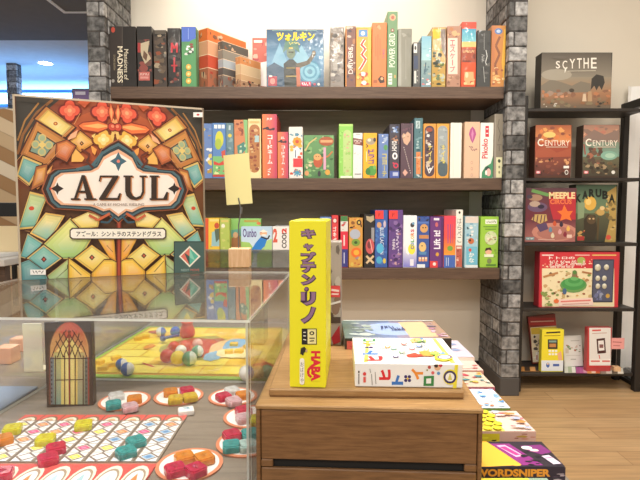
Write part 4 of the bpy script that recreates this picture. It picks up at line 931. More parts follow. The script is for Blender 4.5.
YAW = math.radians(3)
rv, dv = Vector((math.cos(YAW), -math.sin(YAW), 0)), Vector((math.sin(YAW), math.cos(YAW), 0))
def case(corner, w, l, ztop, label):
    """acrylic cover: corner = near right corner"""
    c = Vector(corner); t = .0022
    root = empty('acrylic_case', (c - rv * w / 2 + dv * l / 2).to_tuple()[:2] + (TZ,), label, 'display case', 'clear acrylic display cases')
    def panel(name, o, a, la, b, lb, th):
        n = a.cross(b).normalized(); mb = MB()
        P = lambda i, j, k: o + a * (la * i) + b * (lb * j) + n * (th * k)
        for k in (0, 1):
            q = [P(0, 0, k), P(1, 0, k), P(1, 1, k), P(0, 1, k)]
            mb.face(q if k else q[::-1], '#ffffff', 'acrylic')
        for (i0, j0), (i1, j1) in (((0, 0), (1, 0)), ((1, 0), (1, 1)), ((1, 1), (0, 1)), ((0, 1), (0, 0))):
            mb.face([P(i0, j0, 0), P(i1, j1, 0), P(i1, j1, 1), P(i0, j0, 1)], '#ffffff', 'acrylic_edge')
        if b.z > .5 and name != 'front_panel':
            for k, e in ((0, -.0001), (1, .0001)):
                q = [P(0, 0, k) + n * e, P(1, 0, k) + n * e, P(1, 0, k) + n * e + b * .0028, P(0, 0, k) + n * e + b * .0028]
                mb.face(q if k else q[::-1], '#ffffff', 'acrylic_edge')
        mb.build(name, root)
    z0 = TZ + .0006; up = Vector((0, 0, 1)); h = ztop - t - z0 - .0002
    base = Vector((c.x, c.y, z0))
    panel('top_panel', Vector((c.x, c.y, ztop - t)) - rv * w, rv, w, dv, l, t)
    panel('front_panel', base - rv * w + dv * t, rv, w, up, h, t)        # normal towards viewer side
    panel('back_panel', base - rv * w + dv * l, rv, w, up, h, t)
    panel('side_panel', base - rv * t + dv * (t + .0002), dv, l - 2 * t - .0004, up, h, -t)
    panel('side_panel', base - rv * w + dv * (t + .0002), dv, l - 2 * t - .0004, up, h, -t)
    return root
CN = Vector((-.0638, .448, 0)); CW, CL = .386, .343
case(CN, CW, CL, TOPZ, 'clear acrylic case covering the tile game, stained-glass box standing on it')
CN2 = CN + dv * (CL + .002)
case(CN2, CW, .42, TOPZ, 'clear acrylic case covering the yellow game mat, behind the tile game case')

# ------------------------------------------------------------------ big stained-glass game box
def azul():
    a = WZ(20.3, 280, TOPZ); b = WZ(205.3, 271.2, TOPZ)
    U = (b - a).normalized(); w = (b - a).length; n = Vector((U.y, -U.x, 0))      # towards viewer
    zt = W(17, 95, a.y).z; h = zt - TOPZ
    O = Vector((a.x, a.y, zt)); V = Vector((0, 0, -1)); mb = MB()
    cuboid(mb, O, U, V, w, h - .0004, .058, '#6f5136', 'print', .002)
    A = Art(mb, O, U, V, w, h, 'print', 2, mirror=False)
    mbf = MB()
    A.G(0, 0, 1, .5, '#4c291a', '#7a4022'); A.G(0, .5, 1, 1, '#74441f', '#5c4026')
    for k, c in ((.36, '#8a4224'), (.28, '#a04c28'), (.2, '#b8582c')): A.E(.5, .2, k * 1.25, k * .8, c, 24)
    A.mir = True
    KA = (15, 95, 5.05); KC = (15, 185, 4.8); KE = (0, 90, 2.4)
    A.crop(KA)
    # top corner: dark vault with curved ribs
    A.P([(5, 0), (230, 18), (120, 110), (50, 230), (20, 330), (5, 330)], '#39332a')
    A.L([(14, 300), (40, 200), (110, 90), (190, 24)], 14, '#8c5a2c'); A.L([(14, 230), (50, 130), (120, 40)], 9, '#a8763c'); A.L([(30, 300), (60, 210), (125, 105)], 6, '#d09a50')
    def pane(q, frame, top, bot, k=.74):
        cx = sum(p[0] for p in q) / len(q); cy = sum(p[1] for p in q) / len(q)
        q = [(cx + (x - cx) * 1.18, cy + (y - cy) * 1.18) for x, y in q]
        A.P([(cx + (x - cx) * 1.1, cy + (y - cy) * 1.1) for x, y in q], '#4a2512')
        A.P(q, frame)
        y0, y1 = min(p[1] for p in q), max(p[1] for p in q)
        def mixc(y):
            t = (y - y0) / (y1 - y0); l0, l1 = lin(top), lin(bot); return tuple(l0[i] * (1 - t) + l1[i] * t for i in range(3))
        def lt(c, f): return tuple(v + (1 - v) * f * .6 for v in c) if f >= 0 else tuple(v * (1 + f) for v in c)
        for kk, ff in ((k * 1.12, -.28), (k, 0), (k * .72, .10), (k * .45, .22)):
            A.P([(cx + (x - cx) * kk, cy + (y - cy) * kk) for x, y in q], [lt(mixc(y), ff) for x, y in q])
        return cx, cy
    pane([(165, 72), (288, 160), (238, 210), (116, 124)], '#bd7a38', '#e4bc5c', '#f6dc84'); A.E(205, 145, 11, 9, '#b4501e'); A.E(205, 145, 5, 4, '#f0c060')
    pane([(115, 155), (262, 245), (152, 352), (46, 292)], '#b4622c', '#d09048', '#c07a3c', .86)
    A.P([(115, 182), (208, 243), (150, 318), (70, 286)], '#4a3420'); A.P([(115, 190), (200, 244), (149, 310), (78, 284)], '#809a88')
    for dx, dy in ((0, -34), (34, 2), (-2, 36), (-34, -2)): A.E(138 + dx, 252 + dy, 21, 21, '#d0bc78'); A.E(138 + dx, 252 + dy, 14, 14, '#a4b48c')
    A.P([(138, 232), (158, 252), (138, 272), (118, 252)], '#e4c878')
    pane([(44, 318), (126, 352), (72, 446), (16, 402)], '#dcb868', '#84b8ac', '#5c9c9c')
    pane([(330, 190), (394, 240), (332, 280), (280, 240)], '#d88a3a', '#f6c868', '#e89c40', .8); A.P([(337, 233), (348, 245), (337, 257), (326, 245)], '#3c2010'); A.E(337, 245, 4, 4, '#e8a050')
    for cx, cy in ((277, 80), (440, 85)):
        A.Q(cx, cy, 42, '#7a2014'); A.Q(cx, cy, 35, '#e4583c', '#f08a5c'); A.Q(cx, cy, 20, '#f27e58', '#f8a878')
    A.Q(447, 226, 42, '#7a3a14'); A.Q(447, 226, 35, '#f0b84c', '#fae08c'); A.Q(447, 226, 20, '#fbe08c', '#fff0b8')
    A.P([(316, 156), (340, 138), (420, 128), (500, 160), (420, 196), (340, 180)], '#8a2c12'); A.P([(322, 156), (345, 142), (420, 135), (490, 160), (420, 188), (345, 176)], '#e8743a'); A.P([(340, 158), (420, 146), (480, 160), (420, 170)], '#f8b468')
    A.P([(484, 150), (496, 118), (508, 140), (505, 158)], '#f0a868'); A.P([(484, 178), (496, 212), (508, 190), (505, 172)], '#f4c470')
    A.P([(520, 146), (538, 92), (520, 40), (502, 92)], '#8a2c12'); A.P([(520, 144), (534, 92), (520, 46), (506, 92)], '#e4683a'); A.P([(520, 130), (527, 92), (520, 56), (513, 92)], '#f6a868')
    A.P([(520, 186), (530, 210), (520, 240), (510, 210)], '#f0c468'); A.E(520, 165, 23, 23, '#7a2414'); A.E(520, 165, 18, 18, '#cc4630'); A.E(517, 161, 8, 8, '#f08a64')
    A.P([(282, 200), (318, 178), (308, 214), (262, 232)], '#f4b488'); A.P([(290, 250), (316, 282), (352, 320), (340, 338), (286, 338)], '#f6b85c'); A.P([(246, 276), (272, 252), (270, 306), (236, 302)], '#ee9448'); A.P([(384, 256), (414, 276), (404, 306), (390, 290)], '#f6a44c')
    A.P([(330, 20), (385, 24), (352, 66), (318, 40)], '#d06038'); A.P([(408, 195), (386, 208), (398, 220)], '#f8d078')
    A.L([(180, 330), (215, 312), (240, 330), (225, 348)], 10, '#6a2c18'); A.L([(335, 275), (378, 300), (365, 340), (345, 345)], 10, '#6a2c18'); A.L([(410, 330), (440, 270)], 9, '#7a3418')
    pane([(185, 365), (170, 420), (120, 470), (104, 455)], '#d88a40', '#f4c070', '#e89448')
    pane([(218, 250), (262, 236), (300, 262), (262, 330), (214, 306)], '#a8542a', '#e08a48', '#c8683a', .78)
    pane([(90, 470), (112, 372), (160, 360), (150, 440)], '#a86030', '#e0a050', '#c88040', .7)
    for a_, b_ in (((6, 340), (40, 300)), ((60, 300), (118, 140)), ((240, 215), (300, 165)), ((165, 350), (255, 250)), ((18, 420), (70, 460)), ((300, 150), (330, 95))): A.L([a_, b_], 3, '#d8965c')
    A.crop(KC)
    for a_, b_ in (((30, 215), (90, 225)), ((96, 200), (150, 138)), ((160, 270), (190, 345)), ((76, 352), (136, 296)), ((216, 348), (262, 356)), ((310, 336), (372, 292)), ((145, 455), (250, 360))): A.L([a_, b_], 3.5, '#c08850')
    pane([(76, 46), (148, 64), (96, 194), (28, 200)], '#e0b860', '#c8d490', '#7cb8a4', .8); A.E(82, 112, 13, 10, '#d44c2c')
    pane([(150, 142), (228, 154), (162, 264), (86, 226)], '#ecbc60', '#f4e08c', '#84bca8', .8)
    pane([(65, 242), (128, 282), (76, 350), (34, 338)], '#c8b070', '#84c0b4', '#6cb0ac', .82)
    pane([(265, 176), (350, 262), (304, 340), (188, 344), (154, 286)], '#ecc660', '#f4ec8c', '#a4cc7c', .86)
    pane([(284, 166), (350, 136), (402, 150), (392, 196), (322, 204)], '#f0b850', '#fff0a8', '#f8d868', .84)
    pane([(140, 296), (214, 350), (140, 404), (72, 350)], '#dcbc70', '#8cc4b0', '#64a8a8', .8); A.P([(141, 340), (155, 355), (141, 370), (127, 355)], '#4c2818'); A.E(141, 355, 6, 6, '#c85848')
    pane([(370, 296), (446, 350), (375, 406), (300, 350)], '#eebc50', '#fcec8c', '#f4cc58', .8); A.P([(370, 332), (384, 346), (370, 360), (356, 346)], '#4c2818'); A.E(370, 346, 6, 6, '#d06848')
    pane([(150, 456), (254, 362), (254, 456)], '#c8a860', '#bccc88', '#9cb87c', .84); A.L([(200, 456), (254, 398), (254, 380)], 3, '#3c2818')
    pane([(266, 362), (368, 444), (300, 456), (266, 456)], '#ecb84c', '#f8d45c', '#f0c044', .84); A.L([(266, 380), (320, 430)], 3, '#3c2818')
    pane([(378, 420), (428, 366), (478, 366), (478, 446), (378, 450)], '#e8a840', '#fbd058', '#f0b03c', .86)
    pane([(388, 236), (470, 246), (478, 352), (452, 338)], '#e8a040', '#f8bc50', '#f4a83c', .86); A.L([(442, 250), (442, 290), (470, 320)], 2, '#6a3c1c')
    A.P([(430, 258), (442, 250), (456, 270), (442, 288)], '#f8d070')
    pane([(34, 380), (72, 366), (132, 408), (148, 452), (40, 462)], '#7aa8a0', '#74a8a4', '#548c90', .86)
    A.mir = False
    A.crop((110, 185, 4.8)); A.R(32, 140, 54, 440, '#7c2c18'); A.R(38, 140, 48, 440, '#b0482c')
    # name plate
    A.crop(KE)
    c0 = 284
    half = [(112, 238), (124, 206), (140, 194), (214, 188), (232, 178), (246, 150), (264, 138), (284, 126)]
    low = [(284, 312), (262, 296), (246, 300), (226, 290), (214, 286), (140, 282), (124, 268)]
    def full(sc, dy=0):
        L_ = [(c0 + (x - c0) * sc[0], 236 + (y - 236) * sc[1] + dy) for x, y in half]
        B_ = [(c0 + (x - c0) * sc[0], 236 + (y - 236) * sc[1] + dy) for x, y in low]
        R_ = [(2 * c0 - x - (0 if True else 0), y) for x, y in L_[::-1][1:]]
        R2 = [(2 * c0 - x, y) for x, y in B_[1:][::-1]]
        return L_ + R_[0:] + R2 + B_
    def plate(sc, c):
        q = full(sc); A.P([(c0 + (x - c0) * (1 if x < c0 else .91), y + (0 if x < c0 else 2)) for x, y in q], c)
    plate((1.065, 1.08), '#a85a34'); plate((1.045, 1.05), '#3a1e10'); plate((1.0, 1.0), '#4d6a72'); plate((.965, .93), '#2a3a40'); plate((.945, .86), '#e8b08c'); plate((.90, .78), '#f8ece0')
    A.P([(284, 150), (291, 164), (304, 172), (291, 180), (284, 196), (277, 180), (264, 172), (277, 164)], '#3d6272'); A.E(284, 172, 4, 4, '#e0806c')
    for s in (-1, 1):
        X = 139 if s < 0 else 417
        A.P([(X - 15, 237), (X, 228), (X + 15, 237), (X, 246)], '#2c1c14'); A.P([(X, 222), (X + 6, 237), (X, 252), (X - 6, 237)], '#2c1c14')
        A.E(X - 16 if s < 0 else X + 14, 237, 3, 3, '#c84434')
    for s in (-1, 1):
        Xc = lambda d: c0 + s * d * (1 if s < 0 else .92)
        A.L([(Xc(36), 150), (Xc(62), 182), (Xc(100), 192)], 7, '#4d6a72'); A.L([(Xc(20), 296), (Xc(48), 312), (Xc(70), 300)], 6, '#c8623c'); A.L([(Xc(8), 300), (Xc(24), 318), (Xc(42), 316)], 5, '#34505c'); A.L([(Xc(60), 188), (Xc(76), 172), (Xc(70), 164)], 5, '#5c2c1c')
    # AZUL lettering with serifs
    def letters(dx, dy, c):
        q = lambda pts: A.P([(x + dx, y + dy) for x, y in pts], c)
        q([(196, 205), (204, 205), (224, 262), (209, 262)]); q([(197, 205), (201, 212), (184, 262), (178, 262)]); q([(187, 242), (212, 242), (213, 247), (185, 247)]); q([(171, 260), (192, 260), (192, 264), (171, 264)]); q([(203, 260), (231, 260), (231, 264), (203, 264)])
        q([(240, 206), (284, 206), (284, 210), (240, 210)]); q([(240, 206), (244, 206), (240, 220), (237, 220)]); q([(270, 210), (284, 210), (254, 259), (239, 259)]); q([(238, 259), (286, 259), (286, 264), (238, 264)]); q([(286, 248), (290, 248), (286, 264), (280, 262)])
        q([(296, 206), (318, 206), (318, 210), (296, 210)]); q([(300, 209), (313, 209), (313, 244), (318, 254), (326, 258), (326, 264), (312, 262), (303, 254), (300, 244)]); q([(326, 258), (336, 254), (340, 244), (340, 209), (345, 209), (345, 246), (338, 260), (326, 264)]); q([(334, 206), (351, 206), (351, 210), (334, 210)])
        q([(358, 206), (380, 206), (380, 210), (358, 210)]); q([(362, 209), (375, 209), (375, 263), (362, 263)]); q([(358, 260), (398, 260), (398, 264), (358, 264)]); q([(398, 245), (402, 245), (400, 264), (390, 261)])
    letters(3, 1.6, '#c8804c'); letters(0, 0, '#34200f')
    A.T('A GAME BY MICHAEL KIESLING', 224, 272, 345, 278, '#7a5844')
    A.P([(168, 336), (174, 330), (392, 330), (398, 336), (398, 352), (392, 358), (174, 358), (168, 352)], '#3c2614'); A.P([(171, 337), (176, 333), (390, 333), (395, 337), (395, 351), (390, 355), (176, 355), (171, 351)], '#f6efe0')
    A.T('アズール：シントラのステンドグラス', 184, 338, 386, 351, '#241812', 0, .02)
    # publisher badge
    A.crop((110, 185, 4.8)); A.R(303, 268, 462, 440, '#2c3c3c'); A.R(308, 273, 458, 436, '#46605c'); A.P([(378, 290), (430, 340), (378, 392), (327, 340)], '#f0ead8'); A.P([(378, 300), (378, 382), (336, 340)], '#dc7464'); A.P([(378, 300), (420, 340), (378, 382)], '#58b49c'); A.P([(378, 382), (352, 322), (378, 340)], '#3c5450'); A.P([(378, 300), (404, 360), (378, 345)], '#8cd0b8')
    A.T('NEXT', 338, 400, 376, 411, '#a8c0b8'); A.T('MOVE', 382, 399, 424, 410, '#d87060')
    # pale lid edges
    A.K = None; A.R(0, 0, 1, .012, '#c8b8a0'); A.R(0, 0, .012, 1, '#b8a890'); A.R(.988, 0, 1, 1, '#8a7a64')
    mid = (a + b) / 2
    o = mb.build('game_box', origin=(mid.x, mid.y, TOPZ)); tag(o, 'large dark game box with stained-glass artwork standing on the acrylic case', 'board game')
    for q, K, nm in (((78, 402, 152, 427), (15, 185, 4.8), 'price_sticker'), ((416, 93, 463, 117), (110, 95, 5.05), 'import_sticker')):
        m2 = MB(); B = Art(m2, O, U, V, w, h, 'print').crop(K); B.k = 320; B.R(*q, '#f6f3ee')
        if nm == 'price_sticker': B.S(4, q[0] + 8, q[1] + 6, q[2] - 8, q[3] - 7, '#5a5652')
        else: B.E((q[0] + q[2]) / 2, (q[1] + q[3]) / 2, 7, 5, '#c83838')
        s_ = m2.build(nm, o); s_['label'] = 'small white sticker' + (' low on the left' if nm == 'price_sticker' else ' with a red spot at the top right')
azul()

# ------------------------------------------------------------------ price card holder (wood block, wire clip, blank card)
YB = .845
ph = empty('card_holder', W(239, 267, YB).to_tuple()[:2] + (TOPZ,), 'wooden block with a wire clip holding a blank pale yellow card', 'card holder')
c = W(238.7, 267, YB).x
mb = MB(); mb.box((c - .0175, YB, TOPZ + .0004), (c + .0175, YB + .03, TOPZ + .0325), '#ffffff', 'block_wood', .001); mb.build('block', ph)
mb = MB(); q = [W(238.5, 248, YB + .012), W(238.7, 225, YB + .012), W(241, 210, YB + .012), W(238.4, 198, YB + .012)]; q[0].z -= .004
mb.tube(q, .0011, '#ffffff', 'metal'); mb.tube([W(240.8, 214, YB + .011), W(241.2, 207, YB + .011)], .0026, '#ffffff', 'metal'); mb.build('clip_wire', ph)
mb = MB(); q = [W(x, y, YB + .0135) for x, y in ((223.3, 155.5), (248.7, 152.8), (252.6, 203.3), (226.7, 205.2))]
mb.face([q[3], q[2], q[1], q[0]], '#f3e6a0'); mb.face([p + Vector((0, .0006, 0)) for p in q], '#efe2a0')
mb.build('blank_card', ph)

# ------------------------------------------------------------------ stained-glass tile tower
def tower():
    a, b = WZ(47, 407.6, TZ), WZ(93.5, 405.6, TZ)
    U = (b - a).normalized(); w = (b - a).length; n = Vector((-U.y, U.x, 0)); zt = W(70, 322.5, a.y).z; h = zt - TZ - .0004
    mid = (a + b) / 2
    rt = empty('tile_tower', (mid.x, mid.y, TZ), 'dark cardboard tower with an arched stained-glass window standing inside the acrylic case', 'tile tower')
    O = Vector((a.x, a.y, zt)); V = Vector((0, 0, -1)); t = .002
    mb = MB(); cuboid(mb, O, U, V, w, h, t, '#2e2019', 'print', .0003); A = Art(mb, O, U, V, w, h, 'print', 5)
    A.crop((40, 318, 5.1))
    A.R(30, 15, 275, 470, '#3a271d')
    arch = [(52, 440), (52, 170)] + [(150 - 100 * math.cos(i * math.pi / 2 / 7) , 170 - 150 * math.sin(i * math.pi / 2 / 7) ** 1.15) for i in range(1, 8)]
    arch += [(300 - x, y) for x, y in arch[::-1][1:]]
    A.P([(150 + (x - 150) * 1.08, y - 3) for x, y in arch], '#5e3a28')
    def cc(y, x):
        e = abs(x - 150) / 100
        if y < 60: return '#c2503c'
        if y < 175: return '#d8a060' if e > .7 else '#f0d878'
        return '#7a8a86' if e > .5 else '#f0dc84'
    A.P(arch, [cc(y, x) for x, y in arch])
    A.G(70, 175, 110, 440, '#c8c078', '#8ca89c'); A.G(190, 175, 228, 440, '#c8b478', '#9aa48c'); A.GH(108, 175, 150, 440, '#ecd878', '#fbf0a0'); A.GH(150, 175, 192, 440, '#fbf0a0', '#ecd070'); A.R(52, 200, 72, 440, '#7c8890'); A.R(228, 200, 248, 440, '#6c7068')
    A.P([(100, 70), (150, 22), (200, 70), (150, 110)], '#d05c44'); A.P([(80, 170), (150, 95), (220, 170), (190, 175), (110, 175)], '#f4dc84')
    ink = '#4e2418'
    for d in range(-3, 6):
        A.L([(max(56, 60 + d * 30), 205 - 0), (min(150 + d * 30 + 20, 240), 205 - (min(170 + d * 30, 240) - max(56, 60 + d * 30)) * 1.15)], 5, ink) if 56 <= 60 + d * 30 < 240 and False else None
    for k in range(5):       # tracery of crossing arcs
        A.L([(60 + k * 30, 200), (78 + k * 30, 150), (105 + k * 30, 105), (135 + k * 22, 60 + k * 6)], 4.5, ink) if 135 + k * 22 < 215 else A.L([(60 + k * 30, 200), (78 + k * 30, 150), (min(238, 98 + k * 30), 115)], 4.5, ink)
        A.L([(240 - k * 30, 200), (222 - k * 30, 150), (195 - k * 30, 105), (165 - k * 22, 60 + k * 6)], 4.5, ink) if 165 - k * 22 > 85 else A.L([(240 - k * 30, 200), (222 - k * 30, 150), (max(62, 202 - k * 30), 115)], 4.5, ink)
    for x in (80, 127, 181, 222): A.L([(x, 190), (x, 440)], 4.5, ink)
    A.L([(150, 60), (153, 440)], 9, '#8a3a22'); A.L([(52, 205), (248, 205)], 4, ink); A.L([(80, 315), (222, 312)], 4, ink); A.L([(248, 200), (250, 440)], 6, '#a04434'); A.L([(52, 200), (54, 440)], 6, '#7a4436')
    for y in range(225, 435, 22): A.E(62, y, 4, 6, '#4c4c54'); A.E(238, y, 4, 6, '#4c4c44')
    mb.build('front_wall', rt)
    D = .014
    for nm, oo, uu, ww in (('side_wall', O + n * D - U * 0, -n, D - t), ('side_wall', O + U * w + n * (t), n, D - t), ('back_wall', O + U * w + n * D, -U, w)):
        m2 = MB(); oo = Vector(oo)
        cuboid(m2, oo - Vector((0, 0, .002 if nm != 'back_wall' else .02)), uu, V, ww, h - (.002 if nm != 'back_wall' else .02), t, '#33251d', 'print', .0003)
        m2.build(nm, rt)
tower()

# ------------------------------------------------------------------ tile game: boards, coasters, tiles
bfl, bfr, bnr = WZ(27, 415, TZ), WZ(188, 416.2, TZ), WZ(160, 459, TZ)
def strips():
    z = TZ + .0008; xr = bfr.x; n = 8; w = (bfr.x - bfl.x) / n; yf = bfr.y; yn = WZ(150, 464, TZ).y; L_ = yf - yn
    R = random.Random(11)
    pal = {'y': '#f3df45', 'o': '#ee8a48', 'p': '#df3f7c', 'b': '#8fb6da', 'w': '#f0ecee'}
    cells = ['yoyoy', 'opowy', 'powyw', 'wpyoy', 'pywpy', 'wobyw', 'bpowb', 'obbwb']
    names = ['leftmost', 'second from the left', 'third from the left', 'fourth from the left', 'fourth from the right', 'third from the right', 'second from the right', 'rightmost']
    for i in range(n):
        x0 = bfl.x + i * w; mb = MB()
        mb.box((x0 + .0003, yn, z - .0006), (x0 + w - .0003, yf, z + .0012), '#8a7a6c', 'print')
        A = Art(mb, (x0 + .0003, yf, z + .0012), (1, 0, 0), (0, -1, 0), w - .0006, L_, 'print')
        A.R(0, 0, 1, .14, '#dc5a52'); A.E(.5, .17, .42, .13, '#8a6a50'); A.E(.5, .17, .34, .10, '#f2e6d4'); A.E(.5, .15, .2, .05, '#d8b088')
        A.R(0, .15, 1, 1, '#9a8a7c')
        for j in range(5):
            c0, c1 = .16 + j * .168, .16 + (j + 1) * .168; m_ = (c0 + c1) / 2; hh = (c1 - c0) / 2
            A.R(.09, c0 + .006, .91, c1 - .006, '#f3f1f3')
            A.P([(.05, m_), (.5, c0 + .004), (.95, m_), (.5, c1 - .004)], '#84736a'); A.P([(.17, m_), (.5, c0 + .030), (.83, m_), (.5, c1 - .030)], '#f4efee')
            k = cells[i][j]; A.P([(.21, m_), (.5, c0 + .038), (.79, m_), (.5, c1 - .038)], pal[k])
            A.E(.5, m_, .13, hh * .26, {'y': '#f9ef9c', 'o': '#f6b48a', 'p': '#ef86ac', 'b': '#5c8cc0', 'w': '#d4dcea'}[k], 8)
        o = mb.build('pattern_strip', origin=(x0 + w / 2, (yf + yn) / 2, TZ)); tag(o, f'cardboard strip of coloured diamond panes lying on the table, {names[i]} of eight', 'game strip', 'pattern strips of the tile game')
    # scoring board below the strips
    mb = MB(); x0, x1 = bfl.x - .03, bfr.x; y1 = yn - .0008; y0 = .468; ya, h = y1, y1 - y0
    mb.box((x0, y0, z - .0006), (x1, y1, z + .0012), '#c84c46', 'print')
    A = Art(mb, (x0, y1, z + .0012), (1, 0, 0), (0, -1, 0), x1 - x0, h, 'print')
    A.R(0, 0, 1, 1, '#dc5450'); A.R(0, 0, 1, .05, '#a8705c'); m_ = 9
    for i in range(m_):
        cx = (i + .55) / m_; A.E(cx, .55, .46 / m_, .42, '#f4ead8'); A.E(cx, .57, .38 / m_, .35, '#a89078'); A.E(cx, .58, .32 / m_, .30, '#e8eef2')
        A.P([(cx - .14 / m_, .6), (cx, .36), (cx + .14 / m_, .6), (cx, .84)], ['#ee8a48', '#b8d4e8', '#a8ccd8', '#c8dce8'][i % 4]); A.L([(cx - .3 / m_, .62), (cx + .3 / m_, .62)], .03, '#8a98a8')
    o = mb.build('score_board', origin=((x0 + x1) / 2, (y0 + y1) / 2, TZ)); tag(o, 'red player board with a row of white ovals, nearest edge of the tile game', 'game board')
strips()

def coaster(px, py, label, R_=.0362):
    c = WZ(px, py, TZ); mb = MB()
    mb.lathe([(R_, .0003, '#c87a58'), (R_, .0022, '#d8845f'), (R_ - .0042, .0022, '#f4efeb'), (R_ - .0046, .0023, '#f6f2ee')], (c.x, c.y, TZ), '#f4efeb', 'print', 48)
    o = mb.build('coaster', origin=(c.x, c.y, TZ)); tag(o, label, 'coaster', 'round factory coasters of the tile game')
    return c
COA = {'A': (124.7, 401.5, 'round white coaster with terracotta rim right of the tile tower'),
       'B': (178.8, 397, 'round white coaster carrying orange and yellow tiles, near the yellow mat'),
       'C': (233, 397.5, 'round white coaster with crimson, white and orange tiles, right-hand one nearest the yellow mat'),
       'D': (250.5, 417.5, 'round white coaster in the middle of the right-hand three, cut off by the case corner'),
       'E': (246.5, 443.5, 'round white coaster carrying crimson and teal tiles beside the wooden chest'),
       'F': (189.7, 465.5, 'nearest round white coaster with two orange and two crimson tiles')}
for k, v in COA.items(): coaster(*v)

def tile_mesh(mat):
    mb = MB(); s = .0102
    bm = bmesh.new(); bmesh.ops.create_cube(bm, size=1)
    for v in bm.verts: v.co = Vector((v.co.x * 2 * s, v.co.y * 2 * s, (v.co.z + .5) * .0085))
    vert_e = [e for e in bm.edges if abs(e.verts[0].co.z - e.verts[1].co.z) > .001]
    bmesh.ops.bevel(bm, geom=vert_e, offset=.003, segments=1, affect='EDGES')
    top_e = [e for e in bm.edges if all(v.co.z > .008 for v in e.verts)]
    bmesh.ops.bevel(bm, geom=top_e, offset=.0014, segments=2, affect='EDGES')
    mb.bm(bm, '#ffffff', mat)
    # pressed emblem on the top: a raised little diamond
    a = .0045
    for i in range(4):
        p0 = (a * math.cos(i * math.pi / 2), a * math.sin(i * math.pi / 2)); p1 = (a * math.cos((i + 1) * math.pi / 2), a * math.sin((i + 1) * math.pi / 2))
        mb.face([(p0[0], p0[1], .0086), (p1[0], p1[1], .0086), (0, 0, .0096)], '#ffffff', mat)
    return mb
_protos = {}
def tile(col, px, py, z, label, rot=35, group='translucent tiles on the coasters', yoff=0.0):
    mat = 'resin_' + col
    c = WZ(px, py, z + .004)
    if mat not in _protos:
        o = tile_mesh(mat).build('glass_tile'); _protos[mat] = o
    else:
        o = _protos[mat].copy(); COL.objects.link(o)
    o.location = (c.x, c.y + yoff, z + .0003); o.rotation_euler = (0, 0, math.radians(rot))
    return tag(o, label, 'game tile', group)
ZB = TZ + .0022; ZC = TZ + .0024
GT = 'translucent tiles on the pattern strips'
tile('yellow', 12.5, 429.5, ZB, 'yellow glass tile at the far left of the strips, behind the orange one', 20, GT)
tile('orange', 3, 440, ZB, 'orange glass tile at the left edge of the strips', 40, GT)
tile('yellow', 45.5, 440, ZB, 'yellow glass tile behind the two crimson ones on the strips', 15, GT)
tile('crimson', 56, 449, ZB, 'crimson glass tile on the strips just before the yellow one, rear of the touching pair', 30, GT)
tile('crimson', 48, 459.5, ZB, 'crimson glass tile on the strips, nearer of the touching crimson pair', 35, GT)
tile('yellow', 83.5, 425.5, ZB, 'yellow glass tile on the strips in front of the tile tower', 20, GT)
tile('teal', 136, 442, ZB, 'teal glass tile on the strips, rear of the touching teal pair', 40, GT)
tile('teal', 126, 452.5, ZB, 'teal glass tile on the strips, nearer of the touching teal pair', 40, GT)
tile('crimson', 2, 474.5, ZB, 'crimson glass tile on the red oval board at the left edge', 20, GT)
tile('white', 116.5, 396.5, ZC, 'white tile on the coaster by the tile tower, rear left', 35)
tile('orange', 134.5, 399.5, ZC, 'orange tile on the coaster by the tile tower', 20)
tile('teal', 113.5, 405, ZC, 'teal tile on the coaster by the tile tower, front left', 25)
tile('pink', 130, 407.5, ZC, 'pale pinkish tile on the coaster by the tile tower, front right', 30)
tile('orange', 170.5, 392.5, ZC, 'orange tile at the rear left of the coaster near the yellow mat', 20)
tile('crimson', 187, 391, ZC, 'crimson tile at the rear right of the coaster near the yellow mat', 25)
tile('amber', 175.5, 399.5, ZC, 'amber tile at the front left of the coaster near the yellow mat', 15)
tile('amber', 190, 397.5, ZC, 'amber tile at the front right of the coaster near the yellow mat', 25)
tile('crimson', 223.5, 397, ZC, 'crimson tile on the rear coaster by the case right wall', 35)
tile('white', 232, 391, ZC, 'white tile at the back of the rear coaster by the case right wall', 30)
tile('orange', 243, 395.5, ZC, 'orange tile on the rear coaster by the case right wall', 20)
tile('pink', 233.5, 401.5, ZC, 'pale pink tile at the front of the rear coaster by the case right wall', 30)
tile('crimson', 243.5, 411, ZC, 'crimson tile on the middle coaster by the case right wall', 30)
tile('pink', 244, 418.5, ZC, 'pale pink tile on the middle coaster by the case right wall', 25)
tile('yellow', 257, 420, ZC, 'yellow tile on the middle coaster by the case right wall', 15)
tile('crimson', 232, 435.5, ZC, 'crimson tile behind the teal one on the coaster beside the wooden chest', 30)
tile('teal', 231.5, 446.5, ZC, 'teal tile at the front left of the coaster beside the wooden chest', 12)
tile('teal', 250, 434.5, ZC, 'teal tile at the rear right of the coaster beside the wooden chest', 18)
tile('pale', 247.5, 446, ZC, 'pale icy tile at the front right of the coaster beside the wooden chest', 20)
tile('orange', 184.5, 458.5, ZC, 'orange tile at the rear left of the nearest coaster', 30)
tile('orange', 204, 459, ZC, 'orange tile at the rear right of the nearest coaster', 35)
tile('crimson', 175, 470, ZC, 'crimson tile at the front left of the nearest coaster', 30)
tile('crimson', 195.5, 470.5, ZC, 'crimson tile at the front right of the nearest coaster', 45)

